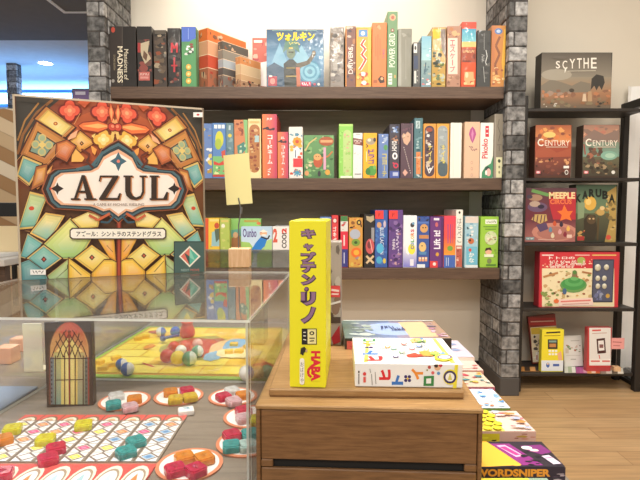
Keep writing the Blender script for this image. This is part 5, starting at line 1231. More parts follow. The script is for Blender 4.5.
c = WZ(186, 411.5, TZ + .004)
mb = MB(); M = Matrix.Translation((c.x, c.y, TZ)) @ Matrix.Rotation(math.radians(20), 4, 'Z')
mb.box((-.0105, -.0085, .0003), (.0105, .0085, .0085), '#f2f0ee', 'print', .0022, M, 3)
A = Art(mb, M @ Vector((-.008, .0065, .0085)), M.to_3x3() @ Vector((1, 0, 0)), M.to_3x3() @ Vector((0, -1, 0)), .016, .013, 'print')
A.L([(.2, .3), (.45, .2), (.8, .35), (.55, .55), (.8, .8)], .12, '#5a9ab0'); A.L([(.25, .75), (.5, .55)], .1, '#5a9ab0')
o = mb.build('start_tile', origin=(c.x, c.y, TZ)); tag(o, 'single white tile with a blue squiggle lying on the bare table between coasters', 'game tile')

# ------------------------------------------------------------------ yellow game mat with balls
def mat_game():
    z = TZ + .0005
    fl, fr, nr, nl = WZ(136, 333.5, z), WZ(293, 334, z), WZ(276, 381.5, z), WZ(90, 381.5, z)
    fr.x = nr.x + (fr.y - nr.y) * .05; fl.x = nl.x + (fl.y - nl.y) * .05
    w = nr.x - nl.x; h = fr.y - nr.y
    U = Vector((math.cos(YAW), -math.sin(YAW), 0)); V = Vector((-math.sin(YAW), -math.cos(YAW), 0))
    nl = Vector((CN2.x, CN2.y, 0)) - rv * (CW - .006) + dv * .006; w = CW - .022; h = .35
    O = nl + dv * h; O.z = z + .0025
    mb = MB(); cuboid(mb, O, U, V, w, h, .0025, '#94b83c', 'print', .0005)
    A = Art(mb, O, U, V, w, h, 'print', 6)
    A.R(0, 0, 1, 1, '#a4d048'); A.R(.02, .02, .98, .965, '#d89a3c'); A.R(.03, .03, .97, .95, '#e8b434')
    for i in range(7):
        a, b = .03 + i * .1315, .03 + (i + 1) * .1315
        for j in range(6):
            x0, x1 = .03 + ((j - (i % 2) * .5) * .19), .03 + ((j + 1 - (i % 2) * .5) * .19)
            x0, x1 = max(x0, .03), min(x1, .97)
            if x1 - x0 > .02: A.R(x0 + .004, a + .006, x1 - .004, b - .006, A.rnd.choice(['#fade4a', '#f6d03c', '#fde868', '#f2c434', '#fbe258']))
    A.N(.05, .05, .95, .93, 24, ['#fbe488', '#f0a838', '#f8d870'], .02)
    def wob(cx, cy, rx, ry, c, n=18):
        A.P([(cx + rx * math.cos(2 * math.pi * i / n) * A.rnd.uniform(.85, 1.12), cy + ry * math.sin(2 * math.pi * i / n) * A.rnd.uniform(.85, 1.12)) for i in range(n)], c)
    wob(.47, .50, .20, .25, '#a8a850'); wob(.47, .50, .18, .22, '#b05a34'); wob(.46, .5, .14, .17, '#c8402c'); wob(.64, .50, .1, .2, '#f0c890'); wob(.66, .42, .06, .13, '#7fb4dc'); wob(.60, .66, .05, .09, '#8fc0e0'); wob(.72, .60, .12, .10, '#f6e4a8')
    wob(.12, .16, .06, .04, '#b85030'); wob(.88, .80, .05, .04, '#c85838'); A.L([(.28, .8), (.36, .86)], .012, '#c8402c'); A.L([(.86, .72), (.94, .82)], .012, '#c8402c'); wob(.2, .5, .03, .05, '#e89838')
    o = mb.build('game_mat', origin=(O.x, O.y, TZ)); tag(o, 'yellow plank-patterned game board with a green border inside the rear acrylic case', 'game board')
mat_game()
ZM = TZ + .0033
def ball(px, py, r, col, label, band=None):
    c = WZ(px, py, ZM + r); mb = MB(); mb.sphere((c.x, c.y, ZM + r), r, col, 'print', 22, 14)
    if band:
        for i, f_ in enumerate(mb.f):
            zc = sum(mb.v[k][2] for k in f_) / len(f_) - (ZM + r); xc = sum(mb.v[k][0] for k in f_) / len(f_) - c.x
            if xc > r * .15 and zc > -r * .7: mb.c[i] = [lin(band)] * len(f_)
    o = mb.build('ball', smooth=True, origin=(c.x, c.y, ZM)); tag(o, label, 'ball', 'small balls on the yellow mat')
ball(167, 356, .0125, '#d0342c', 'red ball at the left front of the ball pile on the mat')
ball(174, 346.5, .0105, '#d84038', 'red ball at the back left of the ball pile on the mat')
ball(185, 346, .0105, '#e05848', 'red ball in the middle back of the ball pile, right of the other red ones')
ball(197.5, 344, .0105, '#f0b8a8', 'pinkish white ball at the back right of the ball pile on the mat')
ball(178, 358, .0130, '#f0d038', 'yellow ball at the front of the ball pile on the mat')
ball(189.5, 358.5, .0130, '#4c9c74', 'green ball at the front right of the ball pile on the mat', '#d8e8dc')
ball(197.5, 351.5, .0115, '#62a888', 'green ball at the right of the ball pile on the mat', '#e8f0e8')
ball(181, 350.5, .0105, '#f4f0ea', 'white ball in the middle of the ball pile on the mat')
ball(121.5, 364, .0098, '#2f66c0', 'blue and white ball at the front left of the mat, left of its twin', '#f4f0ec')
ball(127.5, 369, .0112, '#3468c0', 'blue and white ball at the front left of the mat, right of its twin', '#f0eeec')
ball(161, 331.8, .0105, '#dfe6ee', 'white ball at the far edge of the mat, left of the blue one', '#3468c0')
ball(175.3, 331.5, .0110, '#2c64c8', 'blue ball at the far edge of the mat beside the red pot')
ball(246.5, 373, .0125, '#e8e4dc', 'white and blue ball at the right front of the mat', '#3864b0')
ball(258.5, 372, .0105, '#e0b860', 'mustard ball at the right side of the mat beyond the case corner')
ball(267, 371, .0105, '#6ca078', 'dull green ball at the right side of the mat beyond the case corner')
# red pot with yellow cone and a blue paddle
c = WZ(187.5, 337.5, ZM)
pt_ = empty('red_pot', (c.x, c.y, ZM), 'orange-red toy pot with a yellow cone top at the far side of the mat', 'toy pot')
mb = MB(); mb.lathe([(.012, .0002), (.0155, .006), (.016, .016), (.012, .026), (.0105, .030), (.013, .034), (.012, .035)], (c.x, c.y, ZM), '#e2502c', 'painted', 28); mb.build('pot', pt_, smooth=True)
mb = MB(); mb.lathe([(.0095, .0352), (.006, .045), (.0012, .054)], (c.x, c.y, ZM), '#f0c838', 'painted', 24); mb.build('cone', pt_, smooth=True)
mb = MB(); a_, b_ = WZ(163, 338.5, ZM + .01), WZ(179, 335, ZM + .012); mb.tube([a_, b_], .0032, '#3458a0', 'painted'); mb.sphere(a_, .0065, '#2c4c94', 'painted', 16, 10)
o = mb.build('paddle', origin=(a_.x, a_.y, ZM)); o.location.z = ZM - ZM + o.location.z
tag(o, 'blue toy paddle with a round end lying left of the red pot', 'toy paddle')
def cube_piece(px, py, label, k=0, rot=20, s=(.016, .013, .008), col='#f2c424'):
    z = ZM + k * (s[2] + .0003); c = WZ(px, py, z + s[2] / 2); mb = MB()
    M = Matrix.Translation((c.x, c.y, z)) @ Matrix.Rotation(math.radians(rot), 4, 'Z')
    mb.box((-s[0] / 2, -s[1] / 2, .0002), (s[0] / 2, s[1] / 2, s[2]), col, 'painted', .0009, M, 2)
    o = mb.build('wooden_block', origin=(c.x, c.y, z)); tag(o, label, 'wooden block', 'yellow wooden blocks on the mat')
cube_piece(103, 368, 'yellow block at the near left corner of the mat, left of its neighbours', 0, 10)
cube_piece(111, 364.5, 'yellow block at the near left of the mat, between two other blocks', 0, 25)
cube_piece(116, 358, 'yellow block at the near left of the mat, furthest back of its cluster', 0, 40)
cube_piece(99, 362, 'yellow block at the left edge of the mat, behind the corner block', 0, -15)
cube_piece(146, 336.5, 'yellow block at the far left of the mat, right of its neighbour', 0, 15)
cube_piece(138, 338.5, 'yellow block at the far left of the mat, nearest the edge', 0, 30)
cube_piece(229, 352, 'yellow block in the right-hand cluster of the mat, at its left', 0, 12)
cube_piece(239, 351.5, 'yellow block in the right-hand cluster of the mat, at its middle front', 0, -10)
cube_piece(248, 347, 'yellow block in the right-hand cluster of the mat, at its right', 0, 30)
cube_piece(234, 344.5, 'yellow block in the right-hand cluster of the mat, furthest back', 0, 5)

# blue board and papers left of the case
def flat(name, label, cat, px, z, th, col, art=None, seed=1):
    q = [WZ(x, y, z + th) for x, y in px]   # fl fr nr nl
    U = (q[1] - q[0]).normalized(); w = (q[1] - q[0]).length; V = Vector((U.y, -U.x, 0)); h = (q[3] - q[0]).dot(V)
    O = q[0].copy(); mb = MB(); cuboid(mb, O, U, V, w, h, th - .0003, col, 'print', min(.001, th * .2))
    A = Art(mb, O, U, V, w, h, 'print', seed)
    if art: art(A)
    o = mb.build(name, origin=(O.x, O.y, z)); return tag(o, label, cat)
flat('game_board', 'blue-grey game board lying on the table at the left edge, pink splash on it', 'game board', [(-110, 385), (38, 386), (0, 411), (-170, 411)], TZ, .004, '#8698b0',
     lambda A: (A.R(.02, .03, .98, .97, '#8ea0ba'), A.N(.55, .25, .72, .6, 7, ['#e8b8c4', '#f4e8ec', '#d890a4'], .06), A.N(.05, .05, .5, .9, 12, ['#7c90ac', '#a0b0c6'], .08)))

# ------------------------------------------------------------------ wooden chest
CHZ = CZ - .180
chest = empty('wooden_chest', (.04, .58, TZ), 'brown wooden chest of drawers in front, carrying the yellow and white boxes', 'chest')
c0 = Vector((-.0595, .4475, 0)); cw, cl = .2065, .30
M = Matrix.Translation(c0) @ Matrix.Rotation(-YAW, 4, 'Z')
def chest_part(name, lo, hi, mat='chest_wood', bev=.0008, lab=None):
    mb = MB(); mb.box(lo, hi, '#ffffff', mat, bev, M); o = mb.build(name, chest)
    return o
z0, z1 = TZ + .0005, CHZ
chest_part('top_board', (0, 0, z1 - .0045), (cw, cl, z1), 'chest_top_wood', .001)
chest_part('side_panel', (.0005, .001, z0), (.0045, cl, z1 - .0046)); chest_part('side_panel', (cw - .0045, .001, z0), (cw - .0005, cl, z1 - .0046))
chest_part('drawer', (.0052, .0012, z1 - .0515), (cw - .0052, cl - .01, z1 - .0050))
chest_part('gap_shade_fill', (.0046, .0050, z0), (cw - .0046, cl, z1 - .0520), 'dark_gap', 0)  # near-black fill: the shade inside the drawer gap is painted in its colour
chest_part('divider', (.0048, .0014, z1 - .0590), (.016, .0048, z1 - .0520)); chest_part('divider', (cw - .016, .0014, z1 - .0590), (cw - .0048, .0048, z1 - .0520))
chest_part('drawer', (.0052, .0005, z0 + .001), (cw - .0052, .0046, z1 - .0595))

# riser board
pf = WZ(268.8, 396.8, CHZ); PZ = CHZ + .0078
mb = MB(); Mp = Matrix.Translation((pf.x, pf.y, 0)) @ Matrix.Rotation(-YAW * .7, 4, 'Z')
pw = WZ(463.2, 398.5, CHZ).x - pf.x
mb.box((0, 0, CHZ + .0003), (pw, .15, PZ), '#ffffff', 'chest_top_wood', .0012, Mp); mb.box((.001, .0, CHZ + .0003), (pw - .001, .0008, CHZ + .0020), '#ffffff', 'chest_wood', 0, Mp)
o = mb.build('riser_board', origin=(pf.x, pf.y, CHZ)); tag(o, 'thin wooden riser board lying on the chest under the yellow and white boxes', 'riser')

# yellow standing box
def ybox():
    yw = math.radians(4.0); U = Vector((math.cos(yw), -math.sin(yw), 0)); n = Vector((math.sin(yw), math.cos(yw), 0))
    a = WZ(289.6, 388.4, PZ); a.y += .004; a.x = W(289.6, 388, a.y).x
    w = .0352; zt = W(306, 220.6, a.y).z; h = zt - PZ; O = Vector((a.x, a.y, zt)); V = Vector((0, 0, -1)); mb = MB()
    cuboid(mb, O, U, V, w, h - .0003, .092, '#eee72a', 'print', .0012)
    A = Art(mb, O, U, V, w, h, 'print', 4); A.R(0, 0, 1, 1, '#f2ea22')
    for i, ch in enumerate('キャプテン・リノ'):
        pos = [(59, 82), (95, 112), (116, 140), (140, 166), (170, 196), (200, 212), (214, 246), (250, 290)][i]
        if ch == '・': A.crop((270, 205, 2.46)); A.E(90, 207, 6, 6, '#4a2c48'); A.E(89, 206, 4.2, 4.2, '#8a6484'); continue
        if ch == 'ャ': x0, x1 = 82, 106
        else: x0, x1 = 76, 112
        A.crop((270, 205, 2.46))
        A.T(ch, x0 - 1, pos[0] - 1, x1 + 2, pos[1] + 2, '#43284a', 0, .12); A.T(ch, x0, pos[0], x1, pos[1], '#94708f', 0, .045)
    A.crop((285, 310, 5.65)); A.R(95, 104, 180, 194, '#1c1a18'); A.R(128, 108, 176, 190, '#f0e6a0'); A.E(152, 130, 14, 11, '#1c1a18'); A.E(152, 130, 7, 5, '#f0e6a0'); A.L([(138, 158), (168, 158)], 6, '#1c1a18'); A.L([(140, 175), (164, 172)], 6, '#1c1a18'); A.L([(104, 125), (118, 125)], 5, '#f4f0e0'); A.L([(104, 145), (118, 145)], 5, '#f4f0e0'); A.L([(104, 165), (120, 168)], 5, '#f4f0e0')
    A.P([(146, 232), (200, 228), (200, 400), (150, 398), (124, 360), (150, 318)], '#f2ea22'); A.T('HABA', 148, 230, 200, 400, '#e0263a', -90, .06); A.L([(150, 316), (132, 338), (132, 362), (150, 378)], 14, '#e0263a')
    A.P([(90, 215), (110, 205), (124, 225), (108, 240), (104, 255), (86, 245)], '#2c2824'); A.E(122, 228, 6, 8, '#d0b080')
    A.CAP(84, 270, 110, 420, '#fbf8ec'); A.TV('おばけや', 88, 292, 106, 412, '#55504c', 0, .0)
    o = mb.build('game_box', origin=(a.x, a.y, PZ)); tag(o, 'bright yellow narrow game box standing upright on the wooden chest', 'board game')
ybox()

# white flat box with coloured characters
def wbox():
    yw = math.radians(2.2); U = Vector((math.cos(yw), -math.sin(yw), 0)); n = Vector((math.sin(yw), math.cos(yw), 0))
    a = WZ(355, 388.2, PZ); b = WZ(462.4, 389.8, PZ); a.y += .003; w = .1028
    zt = W(355, 362.8, a.y).z; h = zt - PZ; O = Vector((a.x, a.y, zt)); V = Vector((0, 0, -1)); mb = MB(); L_ = .094
    cuboid(mb, O, U, V, w, h - .0003, L_, '#f3f3f1', 'print', .0008)
    A = Art(mb, O, U, V, w, h, 'print', 4)
    A.crop((345, 335, 4.923))
    red, blue, org, grn, pur = '#dc2c34', '#3a78c8', '#ee9434', '#3a8848', '#3c2a6a'
    def hi(x, y, s, c, k):
        if k == 'ヒ': A.L([(x - s, y - s), (x - s * .9, y + s), (x + s, y + s * .9)], s * .5, c); A.L([(x - s, y), (x + s * .8, y - s * .5)], s * .5, c)
        if k == 'ト': A.L([(x + s * .8, y - s), (x + s * .2, y + s)], s * .5, c); A.L([(x - s, y + s * .5), (x + s * .6, y + s * .2)], s * .45, c)
        if k == 'イ': A.L([(x - s, y - s), (x + s * .9, y - s * .5)], s * .5, c); A.L([(x, y - s * .6), (x + s * .3, y + s)], s * .5, c)
        if k == 'ロ': A.L([(x - s, y - s), (x + s, y - s), (x + s * .95, y + s), (x - s, y + s), (x - s, y - s)], s * .5, c)
    # characters printed on their sides, as on the box
    A.T('ヒ', 168, 170, 225, 222, red, 90, .06); A.T('ト', 230, 196, 286, 246, blue, 90, .06)
    for dx, dy in ((-9, -9), (9, -9), (-9, 9), (9, 9)): A.E(308 + dx, 214 + dy, 8, 8, pur)
    A.E(308, 214, 5, 5, '#f4d040')
    A.T('イ', 325, 164, 384, 220, org, 90, .06); A.P([(388, 202), (438, 200), (436, 250), (386, 250)], grn); A.P([(400, 214), (424, 212), (423, 238), (399, 238)], '#f3f3f1')
    for x, y, r, c in ((415, 158, 8, '#b8544c'), (432, 185, 8, '#dc6464'), (460, 188, 8, '#5a98d0'), (455, 158, 16, '#e8b890'), (448, 150, 10, '#3c2c28'), (470, 148, 9, '#c83c50'), (404, 172, 4, '#8a8a30')): A.E(x, y, r, r, c)
    A.P([(540, 140), (556, 140), (548, 268), (530, 268)], '#f2e440'); A.E(518, 206, 36, 38, '#f0e23c'); A.E(516, 206, 32, 32, '#3a2a5c'); A.E(516, 206, 22, 22, '#f6f4ee'); A.P([(505, 220), (516, 185), (527, 220)], '#d8d070')
    A.E(68, 180, 4, 6, '#1c1a1c'); A.L([(68, 190), (68, 240)], 4, '#4a4648'); A.E(96, 190, 8, 9, '#dc4444'); A.L([(96, 205), (96, 232)], 12, '#dc5a54'); A.L([(122, 165), (126, 185)], 3, '#8a8684'); A.L([(130, 190), (134, 245)], 3, '#8a8684'); A.L([(148, 180), (152, 240)], 3, '#8a8684')
    # top
    T_ = Art(mb, O + n * L_, U, -n, w, L_, 'print', 5); T_.crop((345, 335, 4.923))
    T_.P([(106, 18), (120, 18), (112, 135), (92, 135)], '#f4ee60'); T_.P([(430, 20), (448, 20), (545, 138), (520, 138)], '#f4ee60')
    T_.T('ヒ', 98, 104, 186, 128, red, 90, .06); T_.T('ト', 86, 76, 162, 98, blue, 90, .06); T_.E(108, 62, 10, 5, pur); T_.E(128, 62, 10, 5, pur); T_.T('イ', 82, 38, 150, 54, org, 90, .06); T_.P([(90, 20), (150, 20), (148, 33), (88, 33)], grn); T_.P([(102, 23), (138, 23), (137, 29), (101, 29)], '#f3f3f1')
    for x, y, c in ((290, 44, '#dc4444'), (365, 55, '#3a78c8'), (280, 86, '#4a9860'), (250, 108, '#5a4888'), (210, 60, '#d8a048'), (330, 70, '#c87888'), (240, 70, '#7ab0a0'), (400, 78, '#e8a040')): T_.E(x, y, 15, 6, c); T_.E(x, y, 9, 3.4, '#f6f2ee'); T_.L([(x - 22, y + 10), (x + 20, y + 9)], 2, '#6a6664')
    T_.P([(300, 102), (345, 92), (362, 100), (395, 92), (388, 108), (350, 112), (310, 112)], '#dc4834'); T_.P([(360, 86), (405, 82), (440, 96), (430, 110), (385, 108)], '#eea048'); T_.E(355, 30, 36, 9, '#eec078'); T_.N(320, 20, 400, 42, 8, ['#d8784c', '#78a868', '#5890c0', '#f0d080'], 8); T_.N(425, 85, 500, 115, 10, ['#d86858', '#78b070', '#5c94c4', '#f0c860'], 9)
    T_.E(485, 118, 46, 16, '#f0e23c'); T_.E(490, 117, 38, 12, '#6a5a84'); T_.E(490, 117, 28, 8, '#f6f4ee'); T_.E(440, 98, 24, 8, '#a8cc60'); T_.N(200, 30, 430, 100, 20, ['#c8c4c0', '#a8a4a0', '#d8b0a8'], 5)
    for x in (168, 178, 188): T_.L([(x, 45), (x - 6, 95)], 2.5, '#9a9694')
    o = mb.build('game_box', origin=(a.x, a.y, PZ)); tag(o, 'white flat game box with scattered colourful characters lying on the wooden chest', 'board game')
wbox()

# wrapped dark box standing behind the yellow one
def wrapped():
    Y = .645; U, n = rv, dv; xr = W(341.6, 300, Y).x; w = .066; zt = W(336, 241.5, Y).z; h = zt - CHZ
    O = Vector((xr, Y, zt)) - rv * w; V = Vector((0, 0, -1)); mb = MB()
    cuboid(mb, O, U, V, w, h - .0003, .03, '#a89c92', 'wrapped', .001)
    A = Art(mb, O, U, V, w, h, 'wrapped', 8); A.N(.05, .03, .98, .95, 40, ['#a49a90', '#6e625a', '#8a7060', '#b8b0a6', '#5c4a42'], .09); A.R(.78, .42, .97, .53, '#d8464c'); A.L([(.8, .46), (.95, .47)], .02, '#f4d8d4'); A.L([(.8, .5), (.94, .5)], .015, '#f4d8d4'); A.L([(.76, .60), (.98, .57)], .02, '#e8e4e0'); A.P([(.8, .92), (.96, .8), (.98, .96), (.84, .99)], '#b02c38'); A.R(.6, .72, .98, .78, '#4a3c38')
    o = mb.build('game_box', origin=(O.x, O.y, CHZ)); tag(o, 'shrink-wrapped greyish brown box standing just behind the yellow box on the chest', 'board game')
wrapped()

# ------------------------------------------------------------------ flat boxes in a row on the table, right of the chest
KR = (470, 360, 3.765); KV = (330, 300, 3.694); KW = (430, 330, 3.2)
GF = 'flat game boxes in a row along the table edge'
def lying(fl, fr, nr, nl_x, ztop, th, base, label, top, front=None, K=KR, wrap=False, group=GF, stack=0):
    """box lying flat: far-right and near-right pixel corners of its top"""
    a, b = WZ(*fr, ztop), WZ(*nr, ztop)
    xr = max(a.x, b.x); xl = WZ(nl_x, nr[1], ztop).x; yn, yf = b.y, a.y
    mat = 'wrapped' if wrap else 'print'; mb = MB()
    mb.box((xl, yn, ztop - th), (xr, yf, ztop), base, mat, .0012)
    T_ = Art(mb, (xl, yf, ztop), (1, 0, 0), (0, -1, 0), xr - xl, yf - yn, mat, int(nr[1])); top(T_)
    if front: front(Art(mb, (xl, yn, ztop), (1, 0, 0), (0, 0, -1), xr - xl, th, mat, int(nr[0])))
    o = mb.build('game_box', origin=((xl + xr) / 2, yn, ztop - th)); return tag(o, label, 'board game', group)
ZR = CZ - .258; TH = .0247
def t(A):
    A.R(0, 0, 1, 1, '#2c2430'); A.P([(0, 0), (.36, 0), (.40, .2), (.52, .35), (.60, .6), (.58, .85), (.45, .95), (.2, 1), (0, 1)], '#f6b63c'); A.E(.5, .85, .07, .12, '#f6b63c'); A.E(.16, .38, .07, .10, '#f8d060'); A.E(.17, .36, .025, .05, '#f8f0e0')
    A.P([(.38, .1), (.6, .1), (.78, .95), (.56, .95)], '#8a2c7c'); A.P([(.44, .18), (.54, .16), (.66, .6), (.56, .64)], '#f0b8d0'); A.P([(.46, .24), (.53, .22), (.63, .56), (.57, .58)], '#c03888'); A.P([(.70, .2), (.95, .15), (1, .45), (.86, .55), (.76, .42)], '#7c2c74'); A.E(.76, .28, .06, .07, '#f4ece4'); A.E(.82, .38, .05, .05, '#f0d8c8'); A.N(.62, .1, .98, .95, 10, ['#1e1a22', '#3c3040'], .06); A.P([(.84, .62), (.93, .58), (.98, .9), (.89, .93)], '#d8c8d8'); A.L([(.86, .7), (.94, .68)], .02, '#8a3c80')
def fr_(A): A.R(0, 0, 1, 1, '#322838'); A.P([(0, 0), (.7, 0), (.72, .4), (0, .5)], '#3a2c3c'); A.T('WORDSNIPER', .05, .08, .84, .40, '#f2a438', 0, .05); A.N(.86, .05, .99, .9, 6, ['#c8b8c0', '#5a4a5c'], .05)
lying(None, (541.7, 441.5), (562.5, 467), 470, ZR, TH, '#2c2430', 'black, purple and orange flat box with sideways letters along its front, nearest in the row', t, fr_)
def t(A):
    A.R(0, 0, 1, 1, '#d8c0b4'); A.R(0, 0, .62, 1, '#d8c860')
    for i in range(5):
        for j in range(5): A.E(.06 + i * .12 + (j % 2) * .05, .1 + j * .2, .055, .09, '#e8d424'); A.E(.06 + i * .12 + (j % 2) * .05, .1 + j * .2, .04, .065, '#f8ec3c'); A.L([(.03 + i * .12 + (j % 2) * .05, .2 + j * .2), (.09 + i * .12 + (j % 2) * .05, .2 + j * .2)], .015, '#3c3418')
    A.N(.64, .05, .97, .95, 16, ['#cc8c84', '#a8b0c8', '#e8dcd0', '#b05c68', '#c08848'], .08)
def fr_(A): A.R(0, 0, 1, 1, '#e4b8a8'); A.R(0, .1, .55, 1, '#e8d434'); A.N(0, .2, .55, .9, 12, ['#2c2818', '#f8ec3c'], .05); A.N(.58, .1, 1, .9, 12, ['#a85848', '#d89880', '#c8a048'], .06)
lying(None, (516.5, 411), (529.8, 431.5), 455, ZR, TH, '#e8c8b8', 'flat box covered with yellow bee shapes, second nearest in the row', t, fr_)
def t(A): A.R(0, 0, 1, 1, '#ccd8e2'); A.N(.02, .05, .98, .95, 46, ['#4a8ccc', '#86b4dc', '#f0f0f0', '#3474bc', '#a8c8e0'], .06); A.N(.55, .6, .98, .95, 5, ['#e8c840', '#78a858', '#d87848'], .05)
def fr_(A): A.R(0, 0, 1, 1, '#7aa048'); A.N(0, .1, 1, .9, 14, ['#e8c840', '#d86848', '#4c8848', '#f0e8d8'], .05)
lying(None, (492.6, 389), (507, 408), 440, ZR, TH, '#dfe6ec', 'flat white box scattered with light blue figures, third nearest in the row', t, fr_)
def t(A): A.R(0, 0, 1, 1, '#c8b4a0'); A.N(.02, .05, .98, .95, 60, ['#c06858', '#74984c', '#d8a850', '#b03c4c', '#e0d0bc', '#4c848c'], .08)
def fr_(A): A.R(0, 0, 1, 1, '#c86878'); A.N(0, .1, 1, .9, 12, ['#4878b0', '#d88848', '#f0d8c0', '#88a858'], .06)
lying(None, (480.6, 372), (490, 387), 430, ZR, TH, '#dcc8b8', 'flat box with a busy pink and green picture, just behind the light blue one', t, fr_)
def t(A): A.R(0, 0, 1, 1, '#d0b4a8'); A.N(.02, .05, .98, .95, 36, ['#b84848', '#f4ece4', '#b85858', '#e8c0b0', '#8a5a58'], .07)
def fr_(A): A.R(0, 0, 1, 1, '#d8a090'); A.N(0, .1, 1, .9, 8, ['#a84c48', '#f0d8cc'], .06)
lying(None, (472, 358.8), (478.5, 370.5), 420, ZR, TH, '#e8d0c4', 'flat pale pink box with red marks, right behind the white box on the chest', t, fr_)
def t(A): A.R(0, 0, 1, 1, '#c4b8c4'); A.N(.02, .05, .98, .95, 34, ['#9a78a8', '#e0d8dc', '#c88488', '#8494b8', '#b86c78'], .08)
def fr_(A): A.R(0, 0, 1, 1, '#f0ddd0'); A.N(.1, .2, .9, .8, 6, ['#e0c4b8', '#d8b0a8'], .06)
lying(None, (457.5, 340.5), (468.5, 357.2), 395, ZR + .006, TH + .006, '#eee2da', 'flat lilac-white box, furthest of the row before the shiny silver one', t, fr_)
def t(A):
    A.GH(0, 0, .5, 1, '#606e6a', '#7484ac'); A.GH(.5, 0, 1, 1, '#8a86a0', '#a08068'); A.E(.5, .5, .3, .35, '#9cb0d8'); A.P([(.6, .1), (.86, .05), (.9, .9), (.62, .95)], '#d8b48c'); A.N(.05, .05, .3, .9, 16, ['#93a39e', '#b8c4c0', '#6c7c78'], .07); A.N(.86, .1, .99, .95, 10, ['#a87890', '#c8a8b8', '#74687c'], .05); A.S(6, .38, .36, .62, .62, '#3c4870')
    A.L([(.02, .06), (.98, .06)], .03, '#c8d4d0')
def fr_(A): A.R(0, 0, 1, 1, '#3c3430'); A.R(.02, .15, .12, .85, '#d86868'); A.N(.03, .2, .11, .8, 4, ['#f4d8d4', '#b83c44'], .02); A.N(.15, .1, .95, .9, 12, ['#5c4c48', '#2c2624', '#7a6a64'], .04)
lying(None, (434, 320.8), (440, 338.5), 344.8, CHZ + .0212, .0209, '#6a706c', 'shrink-wrapped silvery box with blue and orange sheen, lying on the chest behind the white box', t, fr_, wrap=True, group='boxes on the wooden chest')
# nearest: yellow-edged box whose top just enters the frame
def t(A): A.R(0, 0, 1, 1, '#f2e048'); A.R(.0, .1, .75, 1, '#f8ea58'); A.R(.78, 0, 1, 1, '#8aa08c'); A.N(.1, .3, .7, .9, 8, ['#f0a038', '#fdf4a0', '#e8c030'], .06)
lying(None, (547, 478), (556, 500), 470, ZR, TH, '#e8d84a', 'yellow and grey-green flat box cut off by the bottom of the picture', t)

# small flat things on the table beyond the mat, seen through the acrylic
def stk(px0, px1, y0, y1, th, col, label, seed):
    z = TZ; xl, xr = WZ(px0, y1, z).x, WZ(px1, y1, z).x; yn, yf = WZ(300, y1, z).y, WZ(300, y0, z).y
    mb = MB(); mb.box((xl, yn, z + .0003), (xr, yf, z + th), col, 'print', .001)
    A = Art(mb, (xl, yf, z + th), (1, 0, 0), (0, -1, 0), xr - xl, yf - yn, 'print', seed); A.N(.05, .1, .95, .9, 8, ['#c8d4e4', '#e8c8b8', '#f4f2ee', '#88a8c8'], .09)
    o = mb.build('game_box', origin=((xl + xr) / 2, yn, z)); tag(o, label, 'board game')
mb = MB()
x_l, x_r = W(256, 330, 1.235).x, W(296, 330, 1.235).x
# pale wooden cubes and a cream sheet on the left of the table
def left_bits():
    for i, (px, py, s, lab) in enumerate(((8, 362, .030, 'salmon wooden cube at the far left of the table'), (20, 350, .026, 'smaller salmon wooden cube at the far left of the table, behind the other cube'))):
        c = WZ(px, py, TZ); mb = MB(); mb.box((c.x - s / 2, c.y - s / 2, TZ + .0003), (c.x + s / 2, c.y + s / 2, TZ + s), '#e8b090', 'painted', .001)
        o = mb.build('wooden_cube', origin=(c.x, c.y, TZ)); tag(o, lab, 'wooden cube')
    c0_, c1_ = WZ(24, 372, TZ), WZ(43, 372, TZ); mb = MB()
    h = .085; mb.box((c0_.x, c0_.y, TZ + .0003), (c1_.x, c0_.y + .002, TZ + h), '#f4ecd4', 'print', .0003); mb.box((c0_.x, c0_.y + .002, TZ + .0003), (c1_.x, c0_.y + .03, TZ + .003), '#f4ecd4', 'print', .0003)
    o = mb.build('info_card', origin=(c0_.x, c0_.y, TZ)); tag(o, 'blank cream card standing at the far left behind the tile tower', 'card')
left_bits()

# ------------------------------------------------------------------ far left of the shop
lt = empty('side_table', (-2.2, 3.0, 0), 'low white-topped display table further back at the far left', 'table')
mb = MB(); mb.box((-2.9, 2.55, .60), (-1.62, 3.6, .635), '#d8d2ca', 'painted', .003); mb.build('tabletop', lt)
for x in (-2.86, -1.70):
    for y in (2.6, 3.5): mb = MB(); mb.box((x, y, 0), (x + .05, y + .05, .60), '#ffffff', 'shelf_wood', .003); mb.build('leg', lt)
for i, (x0, x1, y, c, lab) in enumerate(((-2.35, -1.70, 2.62, '#eceae6', 'white sheet of paper on the far left side table, front one'), (-2.6, -1.95, 3.0, '#d9dde2', 'pale grey sheet of paper on the far left side table, rear one'))):
    mb = MB(); mb.box((x0, y, .6355), (x1, y + .3, .655), c, 'print', .002); o = mb.build('paper_stack', origin=((x0 + x1) / 2, y, .6355)); tag(o, lab, 'paper')
